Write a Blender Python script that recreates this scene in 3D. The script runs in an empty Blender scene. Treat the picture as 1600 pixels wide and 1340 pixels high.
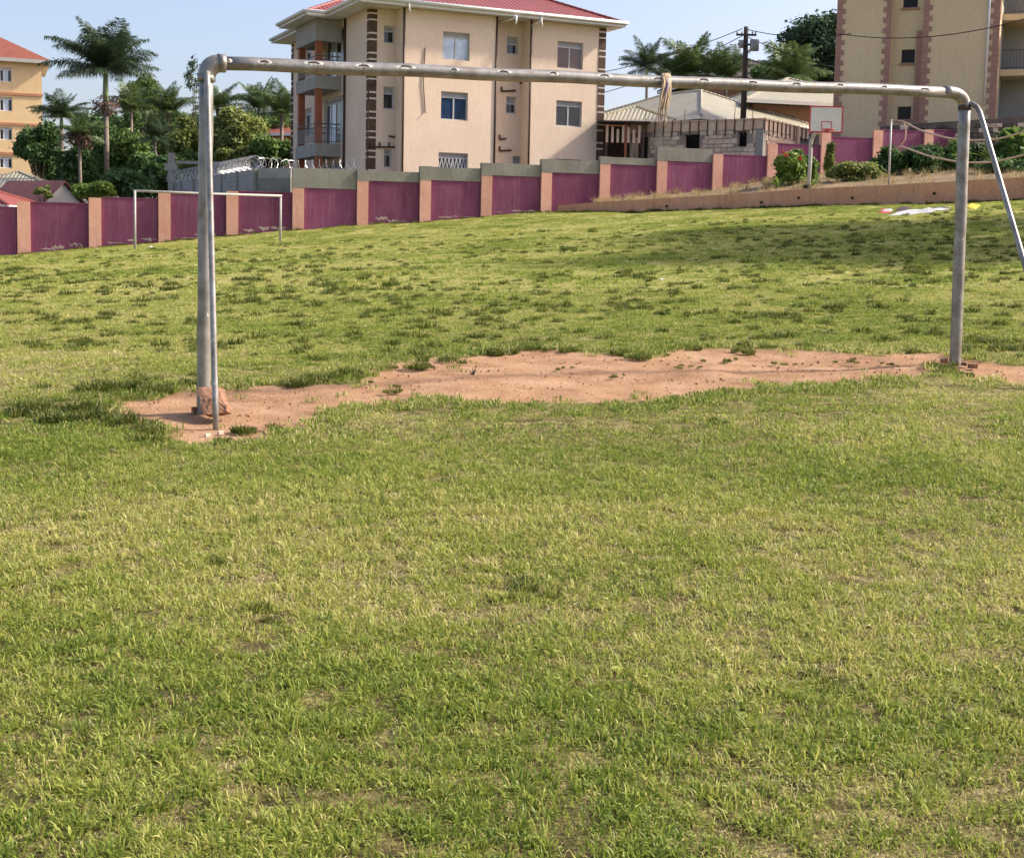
import bpy, math, random
import numpy as np
from mathutils import Vector, Matrix

# ---------------------------------------------------------------- camera, sky, sun, exposure
SC = bpy.context.scene
COL = SC.collection
F_PX = 2173.0                       # focal length in pixels of the 1600 px wide photograph
PITCH, ROLL = math.radians(5.5), math.radians(1.25)
CAM_Z = 1.5
SUN_EL, SUN_AZ = math.radians(38), math.radians(9)     # azimuth measured from +X (right) towards +Y (away)
SUN_STRENGTH, SKY_STRENGTH, EXPOSURE = 3.2, 0.125, 1.15

cF = np.array([0, math.cos(PITCH), -math.sin(PITCH)])
cU0 = np.array([0, math.sin(PITCH), math.cos(PITCH)])
cR0 = np.array([1.0, 0, 0])
cR = math.cos(ROLL) * cR0 + math.sin(ROLL) * cU0
cU = -math.sin(ROLL) * cR0 + math.cos(ROLL) * cU0
CAM = np.array([0, 0, CAM_Z])

cd = bpy.data.cameras.new('camera')
cd.sensor_width = 36.0
cd.lens = F_PX / 1600 * 36.0
cd.shift_y = -70.0 / 1600
cd.clip_start, cd.clip_end = 0.05, 4000
cam = bpy.data.objects.new('camera', cd)
COL.objects.link(cam)
m = Matrix.Identity(4)
for i in range(3):
    m[i][0], m[i][1], m[i][2], m[i][3] = cR[i], cU[i], -cF[i], CAM[i]
cam.matrix_world = m
SC.camera = cam

W = bpy.data.worlds.new('World'); SC.world = W; W.use_nodes = True
nt = W.node_tree; nt.nodes.clear()
sky = nt.nodes.new('ShaderNodeTexSky'); sky.sky_type = 'NISHITA'; sky.sun_disc = False
sky.sun_elevation = SUN_EL
sky.sun_rotation = math.pi / 2 - SUN_AZ
sky.air_density, sky.dust_density, sky.ozone_density = 1.0, 8.0, 2.2
sky.altitude = 1100
bg = nt.nodes.new('ShaderNodeBackground'); bg.inputs[1].default_value = SKY_STRENGTH
wo = nt.nodes.new('ShaderNodeOutputWorld')
tn = nt.nodes.new('ShaderNodeMix'); tn.data_type = 'RGBA'; tn.blend_type = 'MULTIPLY'; tn.inputs['Factor'].default_value = 1.0
tn.inputs['B'].default_value = (1.08, 0.96, 0.93, 1)      # humid, slightly lilac sky
nt.links.new(sky.outputs[0], tn.inputs['A']); nt.links.new(tn.outputs['Result'], bg.inputs[0]); nt.links.new(bg.outputs[0], wo.inputs[0])

sd = bpy.data.lights.new('sun', 'SUN'); sd.energy = SUN_STRENGTH; sd.angle = math.radians(3.5); sd.color = (1.0, 0.92, 0.78)   # hazy sun, soft shadow edges
sun = bpy.data.objects.new('sun', sd); COL.objects.link(sun)
sdir = Vector((math.cos(SUN_EL) * math.cos(SUN_AZ), math.cos(SUN_EL) * math.sin(SUN_AZ), math.sin(SUN_EL)))
sun.rotation_euler = sdir.to_track_quat('Z', 'Y').to_euler()
sun.location = (30, 20, 40)

SC.view_settings.view_transform = 'Standard'; SC.view_settings.look = 'None'
SC.view_settings.exposure = EXPOSURE; SC.view_settings.gamma = 1.0
SC.view_settings.use_curve_mapping = False
SC.render.engine = 'CYCLES'
SC.cycles.max_bounces = 4; SC.cycles.diffuse_bounces = 2; SC.cycles.glossy_bounces = 2
SC.cycles.transmission_bounces = 4; SC.cycles.transparent_max_bounces = 6

# ---------------------------------------------------------------- measuring helpers
def ray(px, py):
    d = cF + cR * (px - 800) / F_PX + cU * (600 - py) / F_PX
    return d
def P(px, py, Y):
    """world point seen at photo pixel (px,py) at distance Y ahead of the camera"""
    d = ray(px, py)
    return CAM + d * (Y / d[1])
def on_plane(px, py, O, dirxy):
    """(u, z): metres along a vertical plane through O in horizontal direction dirxy"""
    d = ray(px, py)
    n = np.array([-dirxy[1], dirxy[0]])
    k = ((O[0] - CAM[0]) * n[0] + (O[1] - CAM[1]) * n[1]) / (d[0] * n[0] + d[1] * n[1])
    p = CAM + d * k
    return (p[0] - O[0]) * dirxy[0] + (p[1] - O[1]) * dirxy[1], p[2]
def zat(X, Y, py):
    """height at which the vertical line through (X,Y) is seen at photo row py"""
    lo, hi = -20.0, 60.0
    for _ in range(50):
        z = (lo + hi) / 2
        v = np.array([X, Y, z]) - CAM
        yy = 600 - F_PX * (v @ cU) / (v @ cF)
        if yy > py: lo = z
        else: hi = z
    return (lo + hi) / 2

RNG = np.random.default_rng(7)
random.seed(7)

def lattice(seed, n=256):
    return np.random.default_rng(seed).random((n, n))
_LAT = {s: lattice(s) for s in range(8)}
def vnoise(x, y, scale, seed=0):
    """smooth value noise, 0..1"""
    L = _LAT[seed % 8]; n = L.shape[0]
    x = np.asarray(x, float) / scale + 1000.3; y = np.asarray(y, float) / scale + 1000.7
    xi = np.floor(x).astype(int); yi = np.floor(y).astype(int)
    fx = x - xi; fy = y - yi
    fx = fx * fx * (3 - 2 * fx); fy = fy * fy * (3 - 2 * fy)
    a = L[xi % n, yi % n]; b = L[(xi + 1) % n, yi % n]; c = L[xi % n, (yi + 1) % n]; d = L[(xi + 1) % n, (yi + 1) % n]
    return (a * (1 - fx) + b * fx) * (1 - fy) + (c * (1 - fx) + d * fx) * fy
def fnoise(x, y, scale, seed=0):
    return (vnoise(x, y, scale, seed) * 4 + vnoise(x, y, scale / 2.1, seed + 1) * 2 + vnoise(x, y, scale / 4.3, seed + 2)) / 7

class TPS:
    def __init__(s, pts, lam=0.02):
        p = np.array(pts, float); s.xy = p[:, :2]; n = len(p)
        K = s.k(s.xy, s.xy) + lam * n * np.eye(n)
        Q = np.hstack([np.ones((n, 1)), s.xy])
        A = np.block([[K, Q], [Q.T, np.zeros((3, 3))]])
        s.w = np.linalg.solve(A, np.concatenate([p[:, 2], np.zeros(3)]))
    def k(s, a, b):
        r2 = ((a[:, None, :] - b[None]) ** 2).sum(-1) + 1e-9
        return r2 * np.log(r2) * 0.5
    def __call__(s, x, y):
        x = np.asarray(x, float); y = np.asarray(y, float); sh = x.shape
        q = np.stack([x.ravel(), y.ravel()], 1); out = np.empty(len(q))
        for i in range(0, len(q), 20000):
            c = q[i:i + 20000]
            out[i:i + 20000] = s.k(c, s.xy) @ s.w[:-3] + s.w[-3] + c @ s.w[-2:]
        return out.reshape(sh)

# the playing field: heights measured at the feet of the things that stand on it
_fs = [(0, 0, 0), (-4, 1, 0), (4, 1, 0), (-3, 4.5, .08), (3, 4.5, .12), (0, 3, .05)]
for q in [(318, 640, 9.52), (1493, 568, 12.18), (338, 668, 8.9), (211, 392, 46), (438, 377, 50), (38, 397, 53.5),
          (468, 360, 55.9), (665, 346, 57.8), (853, 332, 59.2), (1000, 331, 57), (1100, 328, 55.5), (1265, 322, 53.5), (1430, 318, 51.8), (1600, 313, 50)]:
    _fs.append(tuple(P(*q)))
_tps = TPS(_fs, 0.002)
def gz(x, y):
    x = np.asarray(x, float); y = np.asarray(y, float)
    xc = np.clip(x, -26, 24); yc = np.clip(y, -4, 62)
    z = _tps(xc, yc)
    near = np.clip((y - 5) / 20, 0, 1)
    z = z + (fnoise(x, y, 1.3, 1) - .5) * (0.03 + .05 * near) + (fnoise(x, y, 5, 4) - .5) * 0.09 * near
    return z
def G(x, y): return float(gz(np.array([x]), np.array([y]))[0])
def ground_hit(px, py):
    d = ray(px, py); Y = np.linspace(2.5, 62, 3000)
    k = Y / d[1]; z = CAM[2] + d[2] * k
    below = z - gz(d[0] * k, Y)
    i = int(np.argmax(below < 0))
    return np.array([d[0] * k[i], Y[i], z[i]])

# ---------------------------------------------------------------- mesh helpers
class MB:
    def __init__(s): s.v = []; s.f = []
    def add(s, vs, fs):
        b = len(s.v); s.v += [tuple(map(float, v)) for v in vs]; s.f += [tuple(b + i for i in f) for f in fs]; return s
    def box(s, a, b):
        (x0, y0, z0), (x1, y1, z1) = a, b
        return s.add([(x0, y0, z0), (x1, y0, z0), (x1, y1, z0), (x0, y1, z0), (x0, y0, z1), (x1, y0, z1), (x1, y1, z1), (x0, y1, z1)],
                     [(0, 3, 2, 1), (4, 5, 6, 7), (0, 1, 5, 4), (1, 2, 6, 5), (2, 3, 7, 6), (3, 0, 4, 7)])
    def hexa(s, p):
        return s.add(p, [(0, 3, 2, 1), (4, 5, 6, 7), (0, 1, 5, 4), (1, 2, 6, 5), (2, 3, 7, 6), (3, 0, 4, 7)])
    def quad(s, *p): return s.add(p, [tuple(range(len(p)))])
    def tube(s, pts, r, n=10, caps=True):
        pts = [Vector(p) for p in pts]; N = len(pts)
        rr = r if hasattr(r, '__len__') else [r] * N
        up = None; rings = []
        for i, p in enumerate(pts):
            t = (pts[min(i + 1, N - 1)] - pts[max(i - 1, 0)]).normalized()
            if up is None:
                up = Vector((0, 0, 1)) if abs(t.z) < .9 else Vector((1, 0, 0))
            a = (up - t * up.dot(t)).normalized(); up = a; b = t.cross(a)
            rings.append([p + (a * math.cos(2 * math.pi * j / n) + b * math.sin(2 * math.pi * j / n)) * rr[i] for j in range(n)])
        vs = [v for g in rings for v in g]; fs = []
        for i in range(N - 1):
            for j in range(n):
                k = (j + 1) % n
                fs.append((i * n + j, i * n + k, (i + 1) * n + k, (i + 1) * n + j))
        if caps:
            fs.append(tuple(range(n - 1, -1, -1))); fs.append(tuple((N - 1) * n + j for j in range(n)))
        return s.add(vs, fs)
    def extrude(s, poly, z0, z1):
        n = len(poly)
        vs = [(x, y, z0) for x, y in poly] + [(x, y, z1) for x, y in poly]
        fs = [tuple(range(n - 1, -1, -1)), tuple(range(n, 2 * n))] + [(i, (i + 1) % n, n + (i + 1) % n, n + i) for i in range(n)]
        return s.add(vs, fs)
    def mesh(s, name, mat, smooth=False):
        me = bpy.data.meshes.new(name); me.from_pydata(s.v, [], s.f)
        if mat: me.materials.append(mat)
        if smooth: me.polygons.foreach_set('use_smooth', [True] * len(me.polygons))
        me.update(); return me
    def build(s, name, mat, parent=None, smooth=False, loc=None):
        return link(name, s.mesh(name, mat, smooth), parent, loc)

def link(name, data, parent=None, loc=None, rot=None, scale=None):
    o = bpy.data.objects.new(name, data); COL.objects.link(o)
    if parent: o.parent = parent
    if loc is not None: o.location = loc
    if rot is not None: o.rotation_euler = rot
    if scale is not None: o.scale = scale
    return o
def thing(name, label, cat, loc=(0, 0, 0), rz=0, group=None):
    o = bpy.data.objects.new(name, None); COL.objects.link(o)
    o.empty_display_size = .3
    o.location = loc; o.rotation_euler = (0, 0, rz); tag(o, label, cat, group); return o
def tag(o, label, cat, group=None, kind=None):
    if label: o['label'] = label
    if cat: o['category'] = cat
    if group: o['group'] = group
    if kind: o['kind'] = kind
    return o
def fast_mesh(name, V, Fq, mat, attr=None, smooth=False):
    """V (n,3), Fq (m,k) arrays -> mesh; attr {name: per-vertex floats}"""
    me = bpy.data.meshes.new(name); V = np.asarray(V, np.float32); Fq = np.asarray(Fq, np.int32); k = Fq.shape[1]
    me.vertices.add(len(V)); me.vertices.foreach_set('co', V.ravel())
    me.loops.add(Fq.size); me.loops.foreach_set('vertex_index', Fq.ravel())
    me.polygons.add(len(Fq)); me.polygons.foreach_set('loop_start', np.arange(0, Fq.size, k, dtype=np.int32))
    me.polygons.foreach_set('loop_total', np.full(len(Fq), k, np.int32))
    me.polygons.foreach_set('use_smooth', np.full(len(Fq), smooth))
    for n, a in (attr or {}).items():
        at = me.attributes.new(n, 'FLOAT', 'POINT'); at.data.foreach_set('value', np.asarray(a, np.float32))
    if mat: me.materials.append(mat)
    me.update(calc_edges=True); me.validate(); return me

# ---------------------------------------------------------------- materials
def nodes(name):
    mt = bpy.data.materials.new(name); mt.use_nodes = True; t = mt.node_tree
    b = t.nodes['Principled BSDF']; return mt, t, b
def N(t, typ, **kw):
    n = t.nodes.new(typ)
    for k, v in kw.items(): setattr(n, k, v)
    return n
def pos(t, scale=(1, 1, 1)):
    g = N(t, 'ShaderNodeNewGeometry'); mp = N(t, 'ShaderNodeMapping'); mp.inputs['Scale'].default_value = scale
    t.links.new(g.outputs['Position'], mp.inputs['Vector']); return mp.outputs[0]
def noise(t, vec, scale, detail=4, rough=.6):
    n = N(t, 'ShaderNodeTexNoise'); n.inputs['Scale'].default_value = scale; n.inputs['Detail'].default_value = detail
    n.inputs['Roughness'].default_value = rough; t.links.new(vec, n.inputs['Vector']); return n.outputs['Fac']
def ramp(t, fac, stops, interp='LINEAR'):
    r = N(t, 'ShaderNodeValToRGB'); e = r.color_ramp.elements; r.color_ramp.interpolation = interp
    while len(e) < len(stops): e.new(.5)
    for x, (p, c) in zip(e, stops): x.position = p; x.color = (*c, 1) if len(c) == 3 else c
    t.links.new(fac, r.inputs[0]); return r.outputs[0]
def mix(t, a, b, fac, typ='MIX'):
    n = N(t, 'ShaderNodeMix', data_type='RGBA', blend_type=typ)
    for sk, v in ((n.inputs['Factor'], fac), (n.inputs['A'], a), (n.inputs['B'], b)):
        if isinstance(v, (int, float)): sk.default_value = v
        elif isinstance(v, tuple): sk.default_value = (*v, 1)
        else: t.links.new(v, sk)
    return n.outputs['Result']
def bump(t, b, h, strength, dist):
    n = N(t, 'ShaderNodeBump'); n.inputs['Strength'].default_value = strength; n.inputs['Distance'].default_value = dist
    t.links.new(h, n.inputs['Height']); t.links.new(n.outputs[0], b.inputs['Normal']); return n
def paint(name, c1, c2, scale=1.5, rough=.8, metal=0, bmp=.3, bs=30, bd=.01, streak=0, stain=None, spec=.3, vary=0):
    """plastered / painted surface: broad blotches, optional vertical run-down streaks and stain colour, fine relief"""
    mt, t, b = nodes(name)
    v = pos(t)
    f = noise(t, v, scale, 5)
    col = ramp(t, f, [(.32, c1), (.68, c2)])
    if streak:
        s = noise(t, pos(t, (4, 4, .35)), 2.2, 5, .7)
        s = ramp(t, s, [(.5, (0, 0, 0)), (.72, (1, 1, 1))])
        sm = N(t, 'ShaderNodeMath', operation='MULTIPLY'); t.links.new(s, sm.inputs[0]); sm.inputs[1].default_value = streak
        col = mix(t, col, stain or tuple(x * .55 for x in c1), sm.outputs[0])
    fine = noise(t, v, bs, 4)
    col = mix(t, col, ramp(t, fine, [(.3, (.82, .82, .82)), (.7, (1.12, 1.12, 1.12))]), .6, 'MULTIPLY')
    if vary:
        oi = N(t, 'ShaderNodeObjectInfo')
        col = mix(t, col, ramp(t, oi.outputs['Random'], [(0, (1 - vary,) * 3), (1, (1 + vary,) * 3)]), 1.0, 'MULTIPLY')
    t.links.new(col, b.inputs['Base Color'])
    b.inputs['Roughness'].default_value = rough; b.inputs['Metallic'].default_value = metal
    b.inputs['Specular IOR Level'].default_value = spec
    if bmp: bump(t, b, fine, bmp, bd)
    return mt
def foliage(name, dark, light, trans=.25, rough=.55, spec=.3):
    mt, t, b = nodes(name)
    a = N(t, 'ShaderNodeAttribute', attribute_name='shade')
    col = ramp(t, a.outputs['Fac'], [(0, dark), (.55, tuple((x + y) / 2 for x, y in zip(dark, light))), (1, light)])
    t.links.new(col, b.inputs['Base Color']); b.inputs['Roughness'].default_value = rough
    b.inputs['Specular IOR Level'].default_value = spec
    tr = N(t, 'ShaderNodeBsdfTranslucent'); t.links.new(col, tr.inputs[0])
    mx = N(t, 'ShaderNodeMixShader'); mx.inputs[0].default_value = trans
    t.links.new(b.outputs[0], mx.inputs[1]); t.links.new(tr.outputs[0], mx.inputs[2])
    t.links.new(mx.outputs[0], t.nodes['Material Output'].inputs[0]); return mt
def glassmat(name, c, rough=.06, spec=.6):
    mt, t, b = nodes(name)
    f = noise(t, pos(t), 1.1, 3)
    t.links.new(ramp(t, f, [(.3, tuple(x * .7 for x in c)), (.7, tuple(min(1, x * 1.3) for x in c))]), b.inputs['Base Color'])
    b.inputs['Roughness'].default_value = rough; b.inputs['Specular IOR Level'].default_value = spec; return mt

M = {}
M['cream'] = paint('cream_plaster', (.70, .545, .41), (.77, .615, .475), .5, streak=.28, stain=(.52, .40, .30), bs=14, bd=.006)
M['tan'] = paint('tan_plaster', (.70, .54, .33), (.76, .595, .375), .5, streak=.15, bs=14)
M['orange'] = paint('orange_plaster', (.72, .51, .27), (.78, .57, .32), .4, streak=.1, bs=8)
M['band'] = paint('salmon_band', (.45, .20, .11), (.52, .25, .14), 1)
M['quoin'] = paint('brown_quoin_paint', (.075, .042, .028), (.115, .066, .042), 3, bs=20)
M['quoin_joint'] = paint('white_quoin_joint', (.62, .56, .47), (.70, .64, .54), 3)
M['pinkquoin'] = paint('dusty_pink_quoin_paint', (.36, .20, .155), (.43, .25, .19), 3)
M['rooftile'] = None
M['white'] = paint('white_fascia', (.66, .65, .62), (.76, .75, .72), 2, rough=.5, bmp=.05)
M['frame'] = paint('grey_aluminium_frame', (.45, .45, .46), (.55, .55, .56), 2, rough=.4, bmp=0, spec=.5)
M['ventgrey'] = paint('grey_vent_panel', (.30, .29, .30), (.38, .37, .38), 3, rough=.6, bmp=.05)
M['pipe'] = paint('brown_downpipe', (.055, .03, .022), (.085, .05, .037), 5, rough=.5, bmp=.05)
M['purple'] = paint('purple_wall_paint', (.162, .040, .088), (.22, .063, .125), 1.1, streak=.5, vary=.16, stain=(.27, .15, .18), bs=16, bd=.006)
M['salmon'] = paint('salmon_pillar_paint', (.64, .335, .235), (.74, .42, .31), 1.5, streak=.4, vary=.1, stain=(.42, .22, .15), bs=16)
M['cement'] = paint('bare_cement', (.205, .20, .165), (.285, .28, .235), 1.2, streak=.45, stain=(.15, .15, .125), bs=10, bd=.01)
M['peach'] = paint('peach_retaining_plaster', (.60, .29, .175), (.70, .37, .235), .8, streak=.4, stain=(.23, .14, .09), bs=10, bd=.01)
M['beam'] = paint('grey_green_beam', (.30, .285, .25), (.36, .345, .31), 2)
M['column'] = paint('rust_red_column', (.30, .10, .05), (.37, .13, .07), 3)
M['rail'] = paint('dark_railing_paint', (.07, .07, .075), (.11, .11, .115), 4, rough=.4, bmp=0, spec=.5)
M['greyrail'] = paint('grey_railing_paint', (.25, .25, .26), (.3, .3, .31), 4, rough=.4, bmp=0, spec=.5)
M['glass'] = glassmat('dark_window_glass', (.012, .016, .024))
M['glassdark'] = glassmat('brown_black_glass', (.010, .007, .006), .15, .2)
M['glassblue'] = glassmat('blue_tinted_glass', (.02, .045, .10))
M['skypane'] = glassmat('pane_coloured_as_sky_reflection', (.50, .60, .74), .1)  # sky reflection put into the pane colour as an even pale blue
M['brownpane'] = glassmat('pane_with_brown_curtain', (.11, .055, .05), .1)
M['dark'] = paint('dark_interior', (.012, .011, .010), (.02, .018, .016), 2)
M['metalroof'] = None
M['block'] = None
M['stone'] = paint('grey_tan_stone', (.60, .46, .34), (.76, .60, .46), 2.2, bs=12, bd=.02, vary=.2)
M['stone2'] = paint('pink_grey_stone', (.66, .47, .34), (.80, .60, .45), 2.2, bs=12, bd=.02, vary=.2)
M['darkstone'] = paint('weathered_dark_stone', (.10, .08, .065), (.20, .155, .12), 2.2, bs=12, bd=.02, vary=.2)
M['mortar'] = paint('recessed_mortar', (.30, .24, .19), (.38, .31, .25), 3)
M['timber'] = paint('formwork_timber', (.66, .45, .31), (.78, .56, .40), 4, bs=25)
M['stake'] = paint('dark_stake', (.07, .045, .03), (.12, .08, .055), 4)
M['concrete'] = paint('light_concrete', (.30, .285, .25), (.40, .38, .34), 2)
M['bark'] = paint('grey_palm_bark', (.16, .13, .10), (.26, .21, .17), 5, bs=20, bd=.03)
M['treebark'] = paint('brown_tree_bark', (.07, .05, .035), (.12, .085, .06), 5, bs=20, bd=.03)
M['crownshaft'] = paint('green_crownshaft', (.20, .27, .13), (.27, .34, .18), 4, rough=.5)
M['deadfrond'] = paint('brown_dead_fronds', (.13, .075, .055), (.2, .12, .09), 4)
M['pole'] = paint('dark_timber_pole', (.045, .032, .026), (.08, .06, .05), 6, bs=20)
M['wire'] = paint('black_wire', (.02, .02, .02), (.03, .03, .03), 6, bmp=0)
M['transformer'] = paint('grey_transformer_paint', (.22, .23, .24), (.3, .31, .32), 6, rough=.5, bmp=0)
M['razor'] = paint('galvanised_razor_wire', (.62, .63, .65), (.75, .76, .78), 9, rough=.35, metal=.6, bmp=0)
M['hooppole'] = paint('faded_silver_pole_paint', (.42, .41, .39), (.54, .53, .51), 6, rough=.5, bmp=.05)
M['board'] = paint('white_backboard', (.68, .66, .63), (.78, .76, .73), 3, rough=.5, bmp=.05)
M['red'] = paint('red_board_paint', (.50, .05, .07), (.58, .07, .09), 4, rough=.5, bmp=.05)
M['rope'] = paint('dirty_pink_rope', (.50, .33, .27), (.62, .43, .36), 9, rough=.9, bmp=.2)
M['clothwhite'] = paint('white_cloth', (.42, .41, .44), (.55, .54, .58), 3, rough=.9)
M['clothred'] = paint('red_cloth', (.42, .07, .08), (.5, .1, .1), 3, rough=.9)
M['clothdark'] = paint('dark_cloth', (.05, .03, .04), (.09, .05, .06), 3, rough=.9)
M['clothyellow'] = paint('yellow_cloth', (.72, .50, .05), (.8, .58, .08), 3, rough=.9)
M['rag'] = paint('frayed_tan_rag', (.36, .27, .18), (.50, .39, .27), 14, rough=.95, bs=60)
M['ragblue'] = paint('faded_lilac_rag', (.30, .25, .34), (.42, .36, .45), 14, rough=.95, bs=60)
M['rock'] = paint('reddish_sandstone', (.19, .10, .058), (.31, .165, .098), 14, bs=45, bd=.02, bmp=.6)
M['maroonroof'] = paint('maroon_sheet_roof', (.115, .045, .042), (.16, .065, .06), 1.5, rough=.55, bmp=.1)
M['redroof'] = paint('red_sheet_roof', (.23, .06, .05), (.29, .08, .065), 1.5, rough=.55, bmp=.1)
M['brownroof'] = paint('brown_tile_roof', (.20, .065, .045), (.27, .09, .06), 1.5, rough=.6, bmp=.2)
M['darkroof'] = paint('dark_brown_roof', (.05, .04, .036), (.075, .06, .055), 1.5, rough=.7)
M['palewall'] = paint('pale_house_plaster', (.44, .42, .38), (.52, .5, .46), 1)
M['brickred'] = paint('orange_red_house_wall', (.45, .16, .09), (.52, .2, .12), 1)
M['brownhouse'] = paint('brown_house_wall', (.26, .14, .085), (.33, .19, .12), 1)
M['paper'] = paint('white_litter', (.7, .7, .7), (.8, .8, .8), 9, bmp=0)

def galvanised():
    mt, t, b = nodes('weathered_galvanised_pipe')
    v = pos(t)
    f = noise(t, v, 7, 6, .65); base = ramp(t, f, [(.3, (.14, .132, .115)), (.5, (.265, .255, .235)), (.72, (.38, .372, .355))])
    f2 = noise(t, pos(t, (1, 1, .5)), 16, 5, .7)
    rust = ramp(t, f2, [(.55, (0, 0, 0)), (.70, (1, 1, 1))])
    col = mix(t, base, (.20, .13, .08), rust)
    f3 = noise(t, pos(t, (1, 1, .4)), 11, 5, .7)
    wp = ramp(t, f3, [(.66, (0, 0, 0)), (.70, (1, 1, 1))])
    col = mix(t, col, (.66, .63, .56), wp)
    t.links.new(col, b.inputs['Base Color'])
    mm = mix(t, (.42, .42, .42), (.05, .05, .05), mix(t, rust, wp, .5, 'ADD'))
    t.links.new(mm, b.inputs['Metallic'])
    t.links.new(ramp(t, f, [(.3, (.42, .42, .42)), (.7, (.3, .3, .3))]), b.inputs['Roughness'])
    bump(t, b, noise(t, v, 60, 5), .35, .004); return mt
M['galv'] = galvanised()
M['weld'] = paint('bare_burnt_zinc', (.40, .38, .34), (.72, .69, .64), 28, rough=.45, metal=.2, bs=120, bd=.003)
M['hookiron'] = paint('dark_hook_iron', (.06, .045, .04), (.12, .09, .075), 30, rough=.6, metal=.4, bmp=.1)

def tile_roof(name, c1, c2, rib, row):
    mt, t, b = nodes(name)
    tc = N(t, 'ShaderNodeUVMap')
    sp = N(t, 'ShaderNodeSeparateXYZ'); t.links.new(tc.outputs[0], sp.inputs[0])
    def saw(out, period, op):
        d = N(t, 'ShaderNodeMath', operation='DIVIDE'); t.links.new(out, d.inputs[0]); d.inputs[1].default_value = period
        if op == 'sin':
            q = N(t, 'ShaderNodeMath', operation='MULTIPLY'); t.links.new(d.outputs[0], q.inputs[0]); q.inputs[1].default_value = 2 * math.pi
            w = N(t, 'ShaderNodeMath', operation='SINE'); t.links.new(q.outputs[0], w.inputs[0]); return w.outputs[0]
        w = N(t, 'ShaderNodeMath', operation='FRACT'); t.links.new(d.outputs[0], w.inputs[0]); return w.outputs[0]
    a = saw(sp.outputs[0], rib, 'sin'); c = saw(sp.outputs[1], row, 'fract')
    h = N(t, 'ShaderNodeMath', operation='MULTIPLY_ADD'); t.links.new(a, h.inputs[0]); h.inputs[1].default_value = .5
    iv = N(t, 'ShaderNodeMath', operation='MULTIPLY'); t.links.new(c, iv.inputs[0]); iv.inputs[1].default_value = -1.0
    t.links.new(iv.outputs[0], h.inputs[2])
    f = noise(t, pos(t), 1.2, 5)
    t.links.new(ramp(t, f, [(.3, c1), (.7, c2)]), b.inputs['Base Color'])
    b.inputs['Roughness'].default_value = .45; b.inputs['Specular IOR Level'].default_value = .4
    bump(t, b, h.outputs[0], 1.0, .035); return mt
M['rooftile'] = tile_roof('red_pressed_roof_tile', (.19, .048, .04), (.25, .063, .052), .25, .36)
M['metalroof'] = tile_roof('grey_beige_sheet_roof', (.32, .295, .215), (.38, .355, .27), .22, 50)
def blockmat():
    mt, t, b = nodes('concrete_block_wall')
    tc = N(t, 'ShaderNodeUVMap'); br = N(t, 'ShaderNodeTexBrick'); t.links.new(tc.outputs[0], br.inputs['Vector'])
    br.inputs['Color1'].default_value = (.30, .29, .27, 1); br.inputs['Color2'].default_value = (.36, .35, .33, 1)
    br.inputs['Mortar'].default_value = (.22, .215, .20, 1); br.inputs['Scale'].default_value = 1
    br.inputs['Brick Width'].default_value = .4; br.inputs['Row Height'].default_value = .2; br.inputs['Mortar Size'].default_value = .012
    f = noise(t, pos(t), 2, 5)
    t.links.new(mix(t, br.outputs[0], ramp(t, f, [(.3, (.8, .8, .8)), (.7, (1.15, 1.15, 1.15))]), 1.0, 'MULTIPLY'), b.inputs['Base Color'])
    b.inputs['Roughness'].default_value = .9; bump(t, b, br.outputs['Fac'], -.6, .01); return mt
M['block'] = blockmat()

def uv_from(me, fn):
    """per-loop uv from local vertex position and polygon normal"""
    uv = me.uv_layers.new(name='UVMap')
    for p in me.polygons:
        for li in p.loop_indices:
            uv.data[li].uv = fn(me.vertices[me.loops[li].vertex_index].co, p.normal)
def uv_slope(co, n):
    h = Vector((n.x, n.y, 0))
    if h.length < 1e-4: return (co.x, co.y)
    h.normalize(); a = Vector((-h.y, h.x, 0)); d = n.cross(a)
    return (co.dot(a), co.dot(d))

# ================================================================ THE FIELD
WA = np.array([-18.8, 53.5]); WD = np.array([37.58, 11.0]) / 15.0          # boundary wall: first pillar, step from pillar to pillar
WL = float(np.linalg.norm(WD)); WU = WD / WL; WN = np.array([WU[1], -WU[0]])   # unit along, unit towards the field
def wall_xy(k): return WA + WD * k

dirt_far = [(205, 632), (235, 622), (330, 612), (430, 606), (500, 604), (560, 600), (600, 580), (660, 570), (740, 556), (850, 546), (940, 556), (1010, 560), (1080, 548), (1180, 548), (1300, 553), (1450, 554), (1520, 566), (1600, 572), (1700, 580)]
dirt_near = [(1700, 612), (1600, 598), (1530, 588), (1505, 575), (1478, 567), (1400, 581), (1300, 588), (1200, 598), (1050, 616), (900, 619), (800, 621), (640, 619), (580, 626), (520, 633), (470, 640), (440, 660), (390, 672), (335, 684), (280, 668), (235, 652)]
dirt_poly = np.array([ground_hit(*p)[:2] for p in dirt_far + dirt_near])
def poly_dist(x, y, poly):
    """signed distance, positive inside"""
    d = np.full(x.shape, 1e9); ins = np.zeros(x.shape, bool); n = len(poly)
    for i in range(n):
        a, b = poly[i], poly[(i + 1) % n]; e = b - a
        t = np.clip(((x - a[0]) * e[0] + (y - a[1]) * e[1]) / (e @ e), 0, 1)
        d = np.minimum(d, np.hypot(x - a[0] - t * e[0], y - a[1] - t * e[1]))
        c = ((a[1] > y) != (b[1] > y)) & (x < (b[0] - a[0]) * (y - a[1]) / (b[1] - a[1] + 1e-12) + a[0]); ins ^= c
    return np.where(ins, d, -d)
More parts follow.
